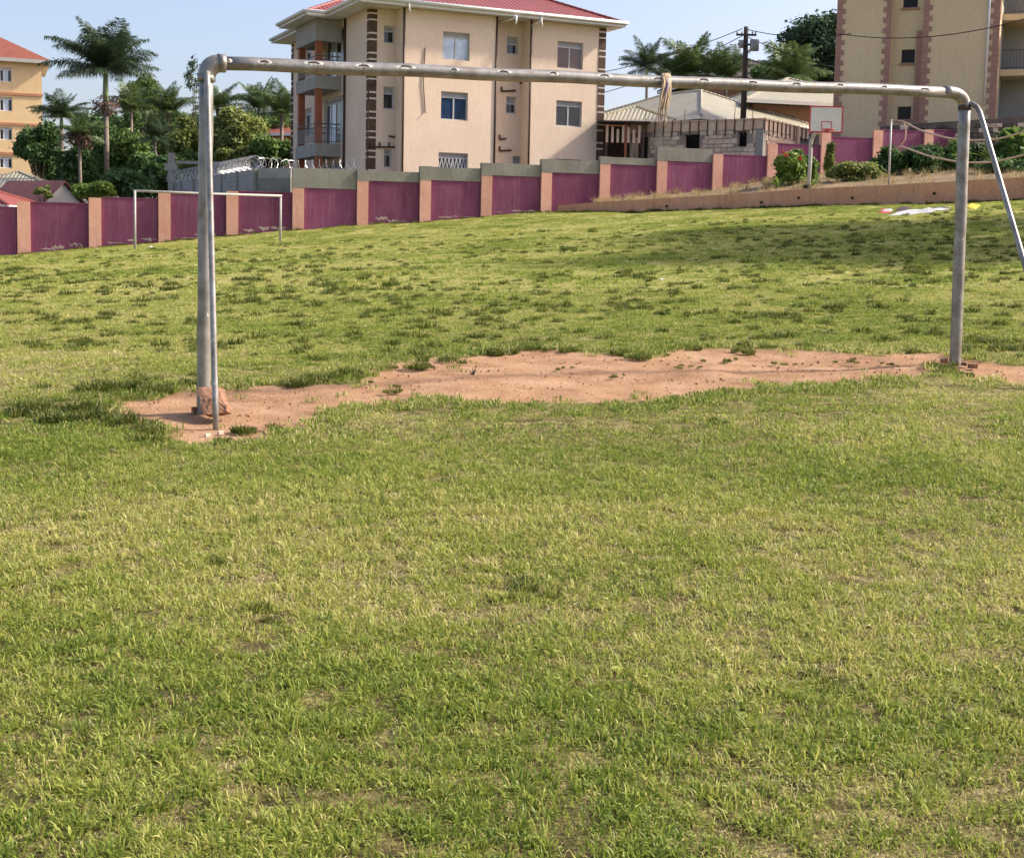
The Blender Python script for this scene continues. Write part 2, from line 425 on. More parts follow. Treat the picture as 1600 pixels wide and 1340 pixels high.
def dirt_amount(x, y):
    s = poly_dist(x, y, dirt_poly) + .11 + (fnoise(x, y, .5, 3) - .5) * .45 + (fnoise(x, y, .12, 5) - .5) * .35
    main = np.clip(s / .36 + .5, 0, 1)
    # scattered thin bare spots behind the goal
    sc = fnoise(x, y, 1.6, 5)
    zone = np.clip((y - 10.5) / 3, 0, 1) * np.clip((34 - y) / 10, 0, 1) * np.clip((9 - x) / 6, 0, 1)
    spots = np.clip((sc - .60) / .1, 0, 1) * zone * .2
    # trodden track crossing the right side
    return np.maximum(main, spots)

def grow(a, b, s0, g):
    out = [a]; s = s0
    while abs(out[-1] - a) < abs(b - a): out.append(out[-1] + s * (1 if b > a else -1)); s *= g
    return out[1:]
xs = list(np.arange(-8, 8.001, .09)); xs = list(reversed(grow(-8, -30, .12, 1.04))) + xs + grow(8, 30, .12, 1.04)
xs = list(reversed(grow(xs[0], -1500, 3, 1.5))) + xs + grow(xs[-1], 1500, 3, 1.5)
ys = list(np.arange(2, 15, .075)); ys = list(reversed(grow(2, -300, .3, 1.5))) + ys + grow(15, 66, .09, 1.025)
ys = ys + grow(ys[-1], 1500, 3, 1.6)
X, Y = np.meshgrid(np.array(xs), np.array(ys)); Z = gz(X, Y)
dist_w = (X - WA[0]) * WN[0] + (Y - WA[1]) * WN[1]            # >0 on the field side
Z = Z - np.clip((-dist_w - .3) / 3, 0, 1) * 6
DA = np.where((np.abs(X) < 30) & (Y > 1) & (Y < 50), dirt_amount(X, Y), 0)
Z = Z - .02 * np.clip(DA, 0, 1) + DA * ((fnoise(X, Y, .3, 2) - .5) * .035 + (fnoise(X, Y, .9, 6) - .5) * .03)
ny, nx = X.shape
ii = np.arange(ny * nx).reshape(ny, nx)
Fq = np.stack([ii[:-1, :-1], ii[:-1, 1:], ii[1:, 1:], ii[1:, :-1]], -1).reshape(-1, 4)

def fieldmat():
    mt, t, b = nodes('turf_and_red_soil')
    v = pos(t)
    a = N(t, 'ShaderNodeAttribute', attribute_name='dirt').outputs['Fac']
    n1 = noise(t, v, .55, 5); n2 = noise(t, v, 9, 6, .7); n3 = noise(t, v, 55, 4, .7)
    sp = N(t, 'ShaderNodeSeparateXYZ'); t.links.new(v, sp.inputs[0])
    far = N(t, 'ShaderNodeMapRange'); t.links.new(sp.outputs[1], far.inputs[0]); far.inputs[1].default_value = 8; far.inputs[2].default_value = 22
    thatch = ramp(t, n2, [(.32, (.05, .04, .017)), (.5, (.15, .125, .05)), (.68, (.34, .28, .14))])
    short = ramp(t, n2, [(.36, (.17, .115, .06)), (.45, (.26, .235, .075)), (.56, (.34, .335, .09)), (.7, (.42, .39, .15))])
    short = mix(t, short, ramp(t, n1, [(.35, (.24, .30, .05)), (.65, (.40, .36, .14))]), .45)
    turf = mix(t, thatch, short, far.outputs[0])
    turf = mix(t, turf, ramp(t, n3, [(.25, (.6, .6, .6)), (.75, (1.3, 1.3, 1.3))]), .8, 'MULTIPLY')
    soil = ramp(t, noise(t, v, 2.6, 6, .65), [(.3, (.30, .17, .09)), (.5, (.40, .24, .138)), (.7, (.49, .315, .195))])
    soil = mix(t, soil, ramp(t, noise(t, v, 38, 5, .75), [(.28, (.42, .38, .36)), (.46, (1, 1, 1)), (.75, (1.2, 1.2, 1.2))]), .9, 'MULTIPLY')
    e = N(t, 'ShaderNodeMath', operation='MULTIPLY_ADD'); t.links.new(n2, e.inputs[0]); e.inputs[1].default_value = .7; e.inputs[2].default_value = -.35
    ad = N(t, 'ShaderNodeMath', operation='ADD'); t.links.new(a, ad.inputs[0]); t.links.new(e.outputs[0], ad.inputs[1])
    k = ramp(t, ad.outputs[0], [(.38, (0, 0, 0)), (.58, (1, 1, 1))])
    t.links.new(mix(t, turf, soil, k), b.inputs['Base Color'])
    b.inputs['Roughness'].default_value = .95; b.inputs['Specular IOR Level'].default_value = .1
    hb = mix(t, n2, n3, .5)
    bump(t, b, hb, .9, .05); return mt
M['field'] = fieldmat()
field = link('playing_field', fast_mesh('playing_field', np.stack([X, Y, Z], -1).reshape(-1, 3), Fq, M['field'], {'dirt': DA.ravel()}, True))
field['kind'] = 'structure'; field['label'] = 'worn grass playing field with a red soil goal mouth'

# land behind the boundary wall, rising to the right
M['land'] = paint('scrubby_ground', (.07, .075, .03), (.16, .12, .07), .4, bs=6, bd=.05)
_ls = []
for k, z in [(-8, .6), (-3, .7), (0, .8), (3, 1.2), (5, 2.2), (8, 3.2), (10, 3.9), (12, 4.6), (14, 6.2), (16, 7.2), (20, 8), (30, 9)]:
    p = wall_xy(k); _ls += [(p[0], p[1], z), (p[0] - WN[0] * 12, p[1] - WN[1] * 12, z + (1.0 if k > 13 else .3)), (p[0] - WN[0] * 60, p[1] - WN[1] * 60, z + (2 if k > 6 else -.3))]
_lt = TPS(_ls, .01)
def lz(x, y):
    s = (x - WA[0]) * WU[0] + (y - WA[1]) * WU[1]; d = -((x - WA[0]) * WN[0] + (y - WA[1]) * WN[1])
    s = np.clip(s, -8 * WL, 30 * WL); d = np.clip(d, 0, 60)
    return _lt(WA[0] + s * WU[0] - d * WN[0], WA[1] + s * WU[1] - d * WN[1])
ss = list(reversed(grow(-20, -1500, 2, 1.4))) + list(np.arange(-20, 60, 1.0)) + grow(60, 1500, 2, 1.4)
dd = [.14] + grow(.14, 60, .8, 1.06) + grow(60, 1500, 20, 1.5)
S_, D_ = np.meshgrid(np.array(ss), np.array(dd))
XX = WA[0] + S_ * WU[0] - D_ * WN[0]; YY = WA[1] + S_ * WU[1] - D_ * WN[1]; ZZ = lz(XX, YY)
ny, nx = XX.shape; ii = np.arange(ny * nx).reshape(ny, nx)
Fq = np.stack([ii[:-1, :-1], ii[:-1, 1:], ii[1:, 1:], ii[1:, :-1]], -1).reshape(-1, 4)
land = link('terrain', fast_mesh('terrain', np.stack([XX, YY, ZZ], -1).reshape(-1, 3), Fq, M['land'], None, True)); land['kind'] = 'structure'
def LZ(x, y): return float(lz(np.array([float(x)]), np.array([float(y)]))[0])

# ================================================================ PURPLE BOUNDARY WALL
wall = thing('boundary_wall', 'long purple boundary wall with salmon pillars stepping up behind the grass field', 'wall', (WA[0], WA[1], 0), math.atan2(WD[1], WD[0]))
# per bay k: pillar top row, panel top row, cement top rows (pillar, panel) read from the photograph
PT = {0: 315, 1: 309, 2: 302, 3: 299, 4: 294, 5: 283, 6: 282, 7: 275, 8: 270, 9: 257, 10: 252, 11: 241, 12: 225, 13: 208, 14: 204, 15: 203}
PN = {0: 318, 1: 310.5, 2: 304, 3: 301, 4: 295, 5: 284, 6: 283, 7: 275.5, 8: 271, 9: 258, 10: 253, 11: 244, 12: 227, 13: 216, 14: 205, 15: 205}
CT = {4: (263, 264), 5: (266, 268), 6: (260, 262), 7: (255, 256.5), 8: (249, 251), 9: (245, 247), 10: (230, 232)}
def wz(k, py):
    p = wall_xy(k); return zat(p[0], p[1], py)
M['purple_skirt'] = paint('flaked_wall_foot', (.34, .24, .19), (.5, .42, .36), 6, bs=30)
PW = .46                                     # pillar width
def stone_poly(x0, x1, y, z0, z1, mb, n=10, rg=random):
    """flaked patch of bare plaster, thin and ragged on every side"""
    lo, hi = [], []
    for i in range(n + 1):
        t = i / n; w = math.sin(math.pi * t) ** .5; h = (z1 - z0) * w
        m_ = (z0 + z1) / 2 + (rg.random() - .5) * (z1 - z0) * .5; u_ = x0 + (x1 - x0) * t
        lo.append((u_, y, m_ - h * rg.uniform(.05, .5))); hi.append((u_, y, m_ + h * rg.uniform(.05, .5)))
    for i in range(n): mb.quad(lo[i], lo[i + 1], hi[i + 1], hi[i])
for k in range(-4, 16):
    kt = max(k, 0); u = k * WL
    step = (k - kt) * .22
    p = wall_xy(k); g0 = min(G(*(p + WN * .1)), G(*(p + WD * .5))) if k < 12 else LZ(*p) - 2.2
    g0 -= .5
    pt = wz(kt, PT[kt]) + step; pn = wz(kt + .5, PN[kt]) + step
    MB().box((u - PW / 2, -.13, g0), (u + PW / 2, .12, pt)).build('pillar', M['salmon'], wall)
    x1 = u + WL - PW / 2 if k < 15 else u + WL * .62
    MB().box((u + PW / 2, -.02, g0), (x1, .09, pn)).build('panel', M['purple'], wall)
    if k in CT:
        MB().box((u - PW / 2 - .01, -.135, pt + .002), (u + PW / 2 + .012, .125, wz(k, CT[k][0]))).build('cement_cap', M['cement'], wall)
        MB().box((u + PW / 2 + .014, -.05, pn + .002), (x1 - .014, .10, wz(k + .5, CT[k][1]))).build('cement_course', M['cement'], wall)
    else:
        MB().box((u + PW / 2, -.035, pn + .002), (x1, .10, pn + .045)).build('coping', M['purple'], wall)
    if k in (0, 1, 2, 3, 5, 6, 7):
        gg = [G(*(wall_xy(k + a) + WN * .03)) for a in (.12, .35, .5, .7, .88)]
        fl = MB(); rg = random.Random(k)
        for q in range(3):
            a = .14 + .22 * q + .1 * rg.random(); w = .2 + .5 * rg.random()
            z0 = min(gg) + (gg[-1] - gg[0]) * a + .05 + .1 * rg.random()
            stone_poly(u + a * WL, min(u + a * WL + w, x1 - .02), -.0235, z0, z0 + .04 + .16 * rg.random(), fl, 13, rg)
        fl.build('flaked_plaster', M['purple_skirt'], wall)
p = wall_xy(15.62)
MB().box((15.62 * WL - .0, -.13, LZ(*p) - 2.5), (15.62 * WL + .4, .12, wz(15, 204))).build('pillar', M['salmon'], wall)

# ================================================================ RETAINING WALL AND BANK (right)
RT = [(872, 321, 59.2), (930, 316, 58.2), (1000, 312, 57.1), (1100, 306, 55.6), (1190, 300, 54.5), (1265, 295, 53.5), (1390, 289, 52.2), (1500, 282.5, 51), (1600, 277, 50), (1800, 266, 48), (2100, 250, 45)]
rtop = [P(*q) for q in RT]
rw = thing('retaining_wall', 'low peach plastered retaining wall along the right edge of the grass', 'wall', tuple(rtop[0] * np.array([1, 1, 0])))
o0 = rtop[0] * np.array([1, 1, 0])
for i in range(len(rtop) - 1):
    a, b = rtop[i] - o0, rtop[i + 1] - o0
    d = (b - a)[:2]; d /= np.linalg.norm(d); nrm = np.array([-d[1], d[0]]) * .24
    ga, gb = G(*rtop[i][:2]) - .6, G(*rtop[i + 1][:2]) - .6
    e = .004 if i % 2 else 0
    MB().hexa([(a[0], a[1] - e, ga), (b[0], b[1] - e, gb), (b[0] + nrm[0], b[1] + nrm[1], gb), (a[0] + nrm[0], a[1] + nrm[1], ga),
               (a[0], a[1] - e, a[2]), (b[0], b[1] - e, b[2]), (b[0] + nrm[0], b[1] + nrm[1], b[2]), (a[0] + nrm[0], a[1] + nrm[1], a[2])]).build('wall_bay', M['peach'], rw)
for px, py in ((1042, 322), (1190, 316), (1248, 309), (1332, 309), (1460, 302)):
    # weep holes, short pipe stubs through the wall
    for i in range(len(RT) - 1):
        if RT[i][0] <= px < RT[i + 1][0]:
            a, b = rtop[i], rtop[i + 1]; d = (b - a)[:2]; d = d / np.linalg.norm(d)
            u, z = on_plane(px, py, a, d); q = a[:2] + d * u - o0[:2]; nn = np.array([d[1], -d[0]])
            MB().tube([(q[0], q[1], z), (q[0] + nn[0] * .05, q[1] + nn[1] * .05, z - .01)], .05, 8).build('weep_hole', M['dark'], rw)
# bank between retaining wall and boundary wall
bnear = [r + np.array([0, .15, -.06]) for r in rtop[1:]]
bfar = []
for q, r in zip(RT[1:], rtop[1:]):
    if q[0] < 1500:
        d = ray(q[0], 260); k = (np.cross(WA - 0, WU)) / (d[0] * WU[1] - d[1] * WU[0])
        p = d[:2] * k; row = np.interp(q[0], [885, 1000, 1123, 1207, 1291, 1371, 1450], [326, 306, 298, 280, 270, 262, 255])
        bfar.append(np.array([p[0], p[1], zat(p[0], p[1], row)]))
    else:
        bfar.append(P(q[0], 246 - (q[0] - 1500) * .05, 66))
V = []; nb = 14
for a, b in zip(bnear, bfar):
    for j in range(nb):
        t = j / (nb - 1); q = a * (1 - t) + b * t
        q[2] += (vnoise(q[0], q[1], 1.1, 2) - .4) * .25 * math.sin(math.pi * min(1, t * 1.1)) if j else 0
        V.append(q)
V = np.array(V); ii = np.arange(len(V)).reshape(len(bnear), nb)
Fq = np.stack([ii[:-1, :-1], ii[1:, :-1], ii[1:, 1:], ii[:-1, 1:]], -1).reshape(-1, 4)
M['bank'] = paint('dry_bank_soil', (.13, .10, .055), (.27, .19, .105), .7, bs=9, bd=.05, bmp=.6)
bank = link('bank', fast_mesh('bank', V, Fq, M['bank'], None, True)); bank['kind'] = 'structure'
_bk = TPS(V[::3], .01)
def BZ(x, y): return float(_bk(np.array([float(x)]), np.array([float(y)]))[0])

# ================================================================ FACADE HELPERS
def facade(name, parent, mat, fr, u0, u1, z0, z1, ops=(), depth=.16):
    """wall face with real openings and reveals; fr(u, d, z) -> local point, d inwards"""
    us = sorted({u0, u1, *[min(max(o[0], u0), u1) for o in ops], *[min(max(o[1], u0), u1) for o in ops]})
    zs = sorted({z0, z1, *[min(max(o[2], z0), z1) for o in ops], *[min(max(o[3], z0), z1) for o in ops]})
    mb = MB()
    for a, b in zip(us, us[1:]):
        for c, d in zip(zs, zs[1:]):
            mu, mz = (a + b) / 2, (c + d) / 2
            if any(o[0] < mu < o[1] and o[2] < mz < o[3] for o in ops): continue
            mb.quad(fr(a, 0, c), fr(b, 0, c), fr(b, 0, d), fr(a, 0, d))
    for a, b, c, d in [o[:4] for o in ops]:
        c = max(c, z0)
        for p, q in (((a, c), (b, c)), ((b, c), (b, d)), ((b, d), (a, d)), ((a, d), (a, c))):
            mb.quad(fr(p[0], 0, p[1]), fr(q[0], 0, q[1]), fr(q[0], depth, q[1]), fr(p[0], depth, p[1]))
    return mb.build(name, mat, parent)
def fbox(mb, fr, u0, u1, d0, d1, z0, z1):
    return mb.hexa([fr(u0, d0, z0), fr(u1, d0, z0), fr(u1, d1, z0), fr(u0, d1, z0), fr(u0, d0, z1), fr(u1, d0, z1), fr(u1, d1, z1), fr(u0, d1, z1)])
def window(parent, fr, u0, u1, z0, z1, depth=.12, cols=2, vent=.2, panes=None, fw=.05, bars=False, name='window', sill=None, framemat='frame'):
    mb = MB(); zt = z1 - (z1 - z0) * vent
    fbox(mb, fr, u0, u0 + fw, depth, depth + .06, z0, z1); fbox(mb, fr, u1 - fw, u1, depth, depth + .06, z0, z1)
    fbox(mb, fr, u0 + fw, u1 - fw, depth, depth + .06, z0, z0 + fw)
    fbox(mb, fr, u0 + fw, u1 - fw, depth, depth + .06, z1 - fw, z1)
    if vent: fbox(mb, fr, u0 + fw, u1 - fw, depth + .002, depth + .06, zt - fw * .5, zt + fw * .5)
    for i in range(1, cols):
        uc = u0 + (u1 - u0) * i / cols; fbox(mb, fr, uc - fw * .6, uc + fw * .6, depth - .004, depth + .06, z0 + fw, zt - fw * .5)
    w = mb.build(name, M[framemat], parent)
    for i in range(cols):
        a = u0 + (u1 - u0) * i / cols + fw * .6; b = u0 + (u1 - u0) * (i + 1) / cols - fw * .6
        pm = panes[i % len(panes)] if panes else 'glass'
        fbox(MB(), fr, a, b, depth + .03, depth + .045, z0 + fw * .5, zt).build('pane', M[pm], w)
    if vent: fbox(MB(), fr, u0 + fw * .6, u1 - fw * .6, depth + .028, depth + .045, zt, z1 - fw * .4).build('vent_panel', M['ventgrey'], w)
    if bars:
        g = MB()
        n = max(3, int((u1 - u0) / .17))
        for i in range(n):
            a = u0 + (u1 - u0) * i / n; c = (u1 - u0) / n
            g.tube([fr(a, depth - .03, z0), fr(a + c, depth - .03, zt)], .012, 4); g.tube([fr(a + c, depth - .025, z0), fr(a, depth - .025, zt)], .012, 4)
        g.build('grille', M['white'], w)
    if sill: fbox(MB(), fr, u0 - .08, u1 + .08, -.09, depth, z0 - .1, z0 - .002).build('sill', M[sill], w)
    return w
def quoins(parent, matname, corner_fn, z0, z1, hs=(.52, .20), gap=.085, ws=(.34, .34), jointmat=None):
    """stack of quoin blocks up a corner; corner_fn(w, z0, z1, mb) adds an L-shaped block"""
    z = z0; i = 0
    while z < z1 - .1:
        h = min(hs[i % 2], z1 - z); mb = MB(); corner_fn(ws[i % 2], z, z + h, mb, .03); mb.build('quoin', M[matname], parent)
        z += h
        if jointmat and z < z1 - .1:
            mb = MB(); corner_fn(ws[i % 2] * .97, z + .004, min(z + gap, z1) - .004, mb, .018); mb.build('quoin_joint', M[jointmat], parent)
        z += gap; i += 1

# ================================================================ MAIN APARTMENT BUILDING
AL = math.radians(24.6)
p0 = P(577, 130, 65.0); BO = np.array([p0[0], p0[1]]); bx = np.array([math.cos(AL), math.sin(AL)]); by = np.array([-math.sin(AL), math.cos(AL)])
bz0 = 3.2
bld = thing('apartment_building', 'cream three storey apartment building with red tiled roof and brown quoins', 'building', (BO[0], BO[1], 0), AL)
PJ = .8                                             # bays B and D stand this far proud
def bu(px, py, off=0): return on_plane(px, py, BO + by * off, bx)      # on the front, offset back by off
def bl(px, py): return on_plane(px, py, BO, by)                        # on the left side
FRONT = lambda off: (lambda u, d, z: (u, off + d, z))
LEFT = lambda u, d, z: (d, u, z)
uA1 = bu(627, 130, -PJ)[0]; uB1 = bu(774, 130, -PJ)[0]; uC1 = bu(826, 130, -PJ)[0]; uD1 = bu(944, 130, -PJ)[0]
EZ = bu(713, 17, -PJ - .55)[1]                       # eaves height
LB = 13.2                                           # depth of the building
def rects(off, L):
    out = []
    for x0, y0, x1, y1, *rest in L:
        cy = (y0 + y1) / 2
        a = bu(x0, cy, off)[0]; b = bu(x1, cy, off)[0]; xm = (x0 + x1) / 2
        out.append((a, b, bu(xm, y1, off)[1], bu(xm, y0, off)[1], *rest))
    return out
wA = rects(0, [(600, 41, 617, 68), (599, 136, 616, 171), (600, 233, 612, 262)])
wB = rects(-PJ, [(692, 51, 734, 94), (689, 144, 731, 188), (685, 239, 731, 280)])
wC = rects(0, [(792, 58, 809, 85), (791, 151, 807, 178), (801, 244, 814, 272)])
wD = rects(-PJ, [(871, 66, 911, 108), (869, 158, 909, 198), (866, 249, 906, 290)])
facade('wall', bld, M['cream'], FRONT(0), 0, uA1, bz0, EZ, wA)
facade('wall', bld, M['cream'], FRONT(-PJ), uA1, uB1, bz0, EZ, wB)
facade('wall', bld, M['cream'], FRONT(0), uB1, uC1, bz0, EZ, wC)
facade('wall', bld, M['cream'], FRONT(-PJ), uC1, uD1, bz0, EZ, wD)
mb = MB()
for u in (uA1, uB1, uC1): mb.quad((u, 0, bz0), (u, -PJ, bz0), (u, -PJ, EZ), (u, 0, EZ))
mb.quad((uD1, -PJ, bz0), (uD1, LB, bz0), (uD1, LB, EZ), (uD1, -PJ, EZ)); mb.quad((0, LB, bz0), (uD1, LB, bz0), (uD1, LB, EZ), (0, LB, EZ))
mb.build('return_wall', M['cream'], bld)
for i, (a, b, c, d) in enumerate(wA): window(bld, FRONT(0), a, b, c, d, cols=1, vent=.3, fw=.06)
for i, (a, b, c, d) in enumerate(wB): window(bld, FRONT(-PJ), a, b, c, d, vent=.2, panes=[('skypane',), ('glassblue',), ('glassblue',)][i], bars=(i == 2))
for i, (a, b, c, d) in enumerate(wC): window(bld, FRONT(0), a, b, c, d, cols=1, vent=.42, fw=.06)
for i, (a, b, c, d) in enumerate(wD): window(bld, FRONT(-PJ), a, b, c, d, vent=.2, panes=[('brownpane',), ('glass',), ('glass',)][i])
# left side with balcony doors
FZ = [bl(520, y)[1] for y in (244, 141, 43)]
sl1 = bl(500, 132)[1]; sl0 = bl(500, 232)[1]         # balcony floor levels: second storey, first storey
STH = sl1 - sl0
yd0, yd1 = bl(537, 130)[0], bl(507, 130)[0]
yw0, yw1 = bl(487, 130)[0], bl(476, 130)[0]
ops = []
for s in (sl0 - STH, sl0, sl1):
    ops += [(yd0, yd1, s + .12, s + 2.35), (yw0, yw1, s + .75, s + 2.2)]
facade('wall', bld, M['cream'], LEFT, 0, LB, bz0, EZ, ops)
for i, (a, b, c, d) in enumerate(ops):
    if i % 2 == 0: window(bld, LEFT, a, b, c, d, cols=4, vent=.12, panes=('skypane', 'glass', 'skypane', 'glassblue'), name='balcony_door', framemat='white', bars=(i == 0))
    else: window(bld, LEFT, a, b, c, d, cols=2, vent=.2, panes=('skypane', 'glass'), framemat='white', bars=(i == 1))
# balcony boxes: local y 4.3..7.7 along the side, 1.25 m out
b0, b1, bo = 4.25, 7.7, -1.3
for k, s in enumerate((sl0, sl1)):
    t = MB().box((bo, b0, s - .62), (-.002, b1, s)).build('balcony', M['beam'], bld)
    rl = MB()
    zt = s + .95
    for zz in (s + .1, zt - .18, zt): rl.tube([(-.02, b0 + .06, zz), (bo + .06, b0 + .06, zz), (bo + .06, b1 - .06, zz), (-.02, b1 - .06, zz)], .028 if zz == zt else .018, 6)
    rl.build('rail', M['rail'], t)
    mball = MB()
    for i in range(1, 11): mball.tube([(bo + .06 + (-bo - .08) * i / 11, b0 + .06, s + .1), (bo + .06 + (-bo - .08) * i / 11, b0 + .06, zt - .18)], .012, 4)
    for i in range(1, 27): mball.tube([(bo + .06, b0 + .06 + (b1 - b0 - .12) * i / 27, s + .1), (bo + .06, b0 + .06 + (b1 - b0 - .12) * i / 27, zt - .18)], .012, 4)
    mball.build('balusters', M['greyrail'], t)
for yy in (b0 + .22, b1 - .22):
    MB().box((bo + .07, yy - .16, bz0), (bo + .37, yy + .16, EZ - .03)).build('column', M['column'], bld)
mb = MB().box((bo - .02, b0 - .02, EZ - 1.05), (bo + .42, b1 + .02, EZ - .02)); mb.box((bo + .42, b0 - .02, EZ - 1.05), (-.003, b0 + .4, EZ - .02)); mb.box((bo + .42, b1 - .4, EZ - 1.05), (-.003, b1 + .02, EZ - .02))
mb.build('balcony_beam', M['beam'], bld)
# table and chair left on the first floor balcony
tb = MB().box((-.95, 5.1, sl0 + .55), (-.5, 5.7, sl0 + .6))
for sx in (-.9, -.55):
    for sy in (5.15, 5.65): tb.tube([(sx, sy, sl0), (sx, sy, sl0 + .55)], .02, 5)
tb.build('balcony_table', M['rail'], bld)
# quoins
def qc_left(w, z0, z1, mb, e): mb.box((-e, -e, z0), (w, .0 + w * .9, z1)) if False else mb.extrude([(-e, -e), (w, -e), (w, 0), (0, 0), (0, w), (-e, w)], z0, z1)
quoins(bld, 'quoin', qc_left, bz0 + .1, EZ - .05, jointmat='quoin_joint')
def qc_right(w, z0, z1, mb, e): mb.extrude([(uD1 + e, -PJ - e), (uD1 + e, -PJ + w), (uD1, -PJ + w), (uD1, -PJ), (uD1 - w, -PJ), (uD1 - w, -PJ - e)], z0, z1)
quoins(bld, 'quoin', qc_right, bz0 + .1, EZ - .05, jointmat='quoin_joint')
def qc_back(w, z0, z1, mb, e): mb.extrude([(-e, LB - w), (0, LB - w), (0, LB + e), (-e, LB + e)], z0, z1)
quoins(bld, 'quoin', qc_back, bz0 + .1, EZ - .05, jointmat='quoin_joint')
# pipes
def pipe(u, off, z0, z1, r=.05, mat='pipe'): return MB().tube([(u, off - r - .01, z0), (u, off - r - .01, z1)], r, 8).build('downpipe', M[mat], bld, True)
pipe(uA1 + .09, -PJ, bz0, EZ); pipe(uB1 + .02, -PJ + .05, bz0, EZ); pipe(uB1 + .24, -.0, bz0, bu(782, 130, 0)[1]); pipe(uC1 + .06, -PJ, bz0, EZ)
z = bl(540, 130)[0]; MB().tube([(-.07, z, bz0), (-.07, z, EZ)], .06, 8).build('downpipe', M['pipe'], bld, True)
u = bu(574, 200)[0]; MB().tube([(u, -.09, bz0), (u, -.09, bu(574, 135)[1])], .035, 8).build('downpipe', M['pipe'], bld, True)
def hpipe(px0, py0, px1, py1, off, stubs=0):
    a = bu(px0, py0, off); b = bu(px1, py1, off); mb = MB().tube([(a[0], off - .06, a[1]), (b[0], off - .06, b[1])], .042, 7)
    for i in range(stubs):
        t = i / max(1, stubs - 1); mb.tube([(a[0] + (b[0] - a[0]) * t, off - .06, a[1] + (b[1] - a[1]) * t), (a[0] + (b[0] - a[0]) * t, off - .06, a[1] + (b[1] - a[1]) * t + .22)], .04, 6)
    mb.build('waste_pipe', M['pipe'], bld, True)
hpipe(578, 230, 622, 230, 0, 4); hpipe(607, 213, 627, 216, 0); hpipe(577, 133, 586, 134, 0, 2)
hpipe(783, 143, 805, 142, 0, 1); hpipe(812, 130, 828, 134, 0, 1); hpipe(780, 218, 790, 217, 0, 1); hpipe(780, 236, 798, 235, 0, 1); hpipe(814, 236, 826, 236, 0, 1)
a = bu(664, 75, -PJ); b = bu(664, 175, -PJ); c = bu(661, 130, -PJ)
MB().tube([(a[0], -PJ - .03, a[1]), (c[0], -PJ - .04, c[1]), (b[0], -PJ - .03, b[1]), (b[0], -PJ - .12, b[1] - .06)], .022, 6).build('conduit', M['pipe'], bld)
# roof: pressed red tiles, white fascia, soffit, gutter
def rp(x, y, z): return (x, y, z)
ov = .62; xa, xb, ya, yb = -.95, uD1 + .75, -PJ - .55, LB + .6
sl = math.tan(math.radians(24)); half = (xb - xa) / 2; rz = EZ + .2; hz = rz + half * sl
xm = (xa + xb) / 2
roof = MB()
ra, rb = (xm, ya + half, hz), (xm, yb - half, hz)
ky0, ky1, kx = 3.55, 8.35, -2.0
hh = (ky1 - ky0) / 2; km = (ky0 + ky1) / 2; kz = rz + hh * sl
roof.quad((xa, ya, rz), (xb, ya, rz), ra); roof.quad((xb, ya, rz), (xb, yb, rz), rb, ra); roof.quad((xb, yb, rz), (xa, yb, rz), rb)
roof.quad((xa, yb, rz), (xa, ya, rz), ra, rb)
roof.quad((kx, ky1, rz + .01), (kx, ky0, rz + .01), (kx + hh, km, kz)); roof.quad((kx, ky0, rz + .01), (xa, ky0, rz + .01), (xa + hh, km, kz + .01), (kx + hh, km, kz))
roof.quad((xa, ky1, rz + .01), (kx, ky1, rz + .01), (kx + hh, km, kz), (xa + hh, km, kz + .01))
ro = roof.build('roof', M['rooftile'], bld); uv_from(ro.data, uv_slope)
ridge = MB()
for a, b in (((xa, ya, rz), ra), ((xb, ya, rz), ra), (ra, rb), ((xa, yb, rz), rb), ((kx, ky0, rz), (kx + hh, km, kz)), ((kx, ky1, rz), (kx + hh, km, kz))): ridge.tube([a, b], .09, 8)
ridge.build('ridge_cap', M['rooftile'], ro); uv_from(bpy.data.objects[ro.children[-1].name].data, uv_slope)
so = MB(); so.quad((xa + .02, ya + .02, EZ + .015), (xb - .02, ya + .02, EZ + .015), (xb - .02, yb - .02, EZ + .015), (xa + .02, yb - .02, EZ + .015))
so.quad((kx + .02, ky0 + .02, EZ + .012), (xa + .02, ky0 + .02, EZ + .012), (xa + .02, ky1 - .02, EZ + .012), (kx + .02, ky1 - .02, EZ + .012)); so.build('soffit', M['white'], ro)
fa = MB(); T = .03; z0, z1 = EZ - .0, EZ + .24
for (x0, y0), (x1, y1) in (((xa, ya), (xb, ya)), ((xb, ya), (xb, yb)), ((xa, ya), (xa, ky0)), ((kx, ky0), (xa, ky0)), ((kx, ky0), (kx, ky1)), ((kx, ky1), (xa, ky1)), ((xa, ky1), (xa, yb))):
    fa.box((min(x0, x1) - T, min(y0, y1) - T, z0), (max(x0, x1) + T, max(y0, y1) + T, z1))
fa.build('fascia', M['white'], ro)
gt = MB()
for pl in ([(xa - .1, ya - .1), (xb + .1, ya - .1), (xb + .1, yb)], [(xa - .1, ya - .1), (xa - .1, ky0 - .1), (kx - .1, ky0 - .1), (kx - .1, ky1 + .1), (xa - .1, ky1 + .1), (xa - .1, yb)]):
    gt.tube([(x, y, EZ + .19) for x, y in pl], .085, 8)
gt.build('gutter', M['white'], ro, True)
for px, py0, py1, off in ((640, -8, 18, -PJ - .75), (847, 19, 42, -PJ - .75), (806, 26, 38, -PJ - .75)):
    a = bu(px, py1, off); b = bu(px + 1, py0, off)
    MB().tube([(a[0], off, a[1]), (b[0], off + (.0 if py0 > 20 else .25), b[1])], .05, 8).build('roof_vent_pipe', M['white'], ro, True)
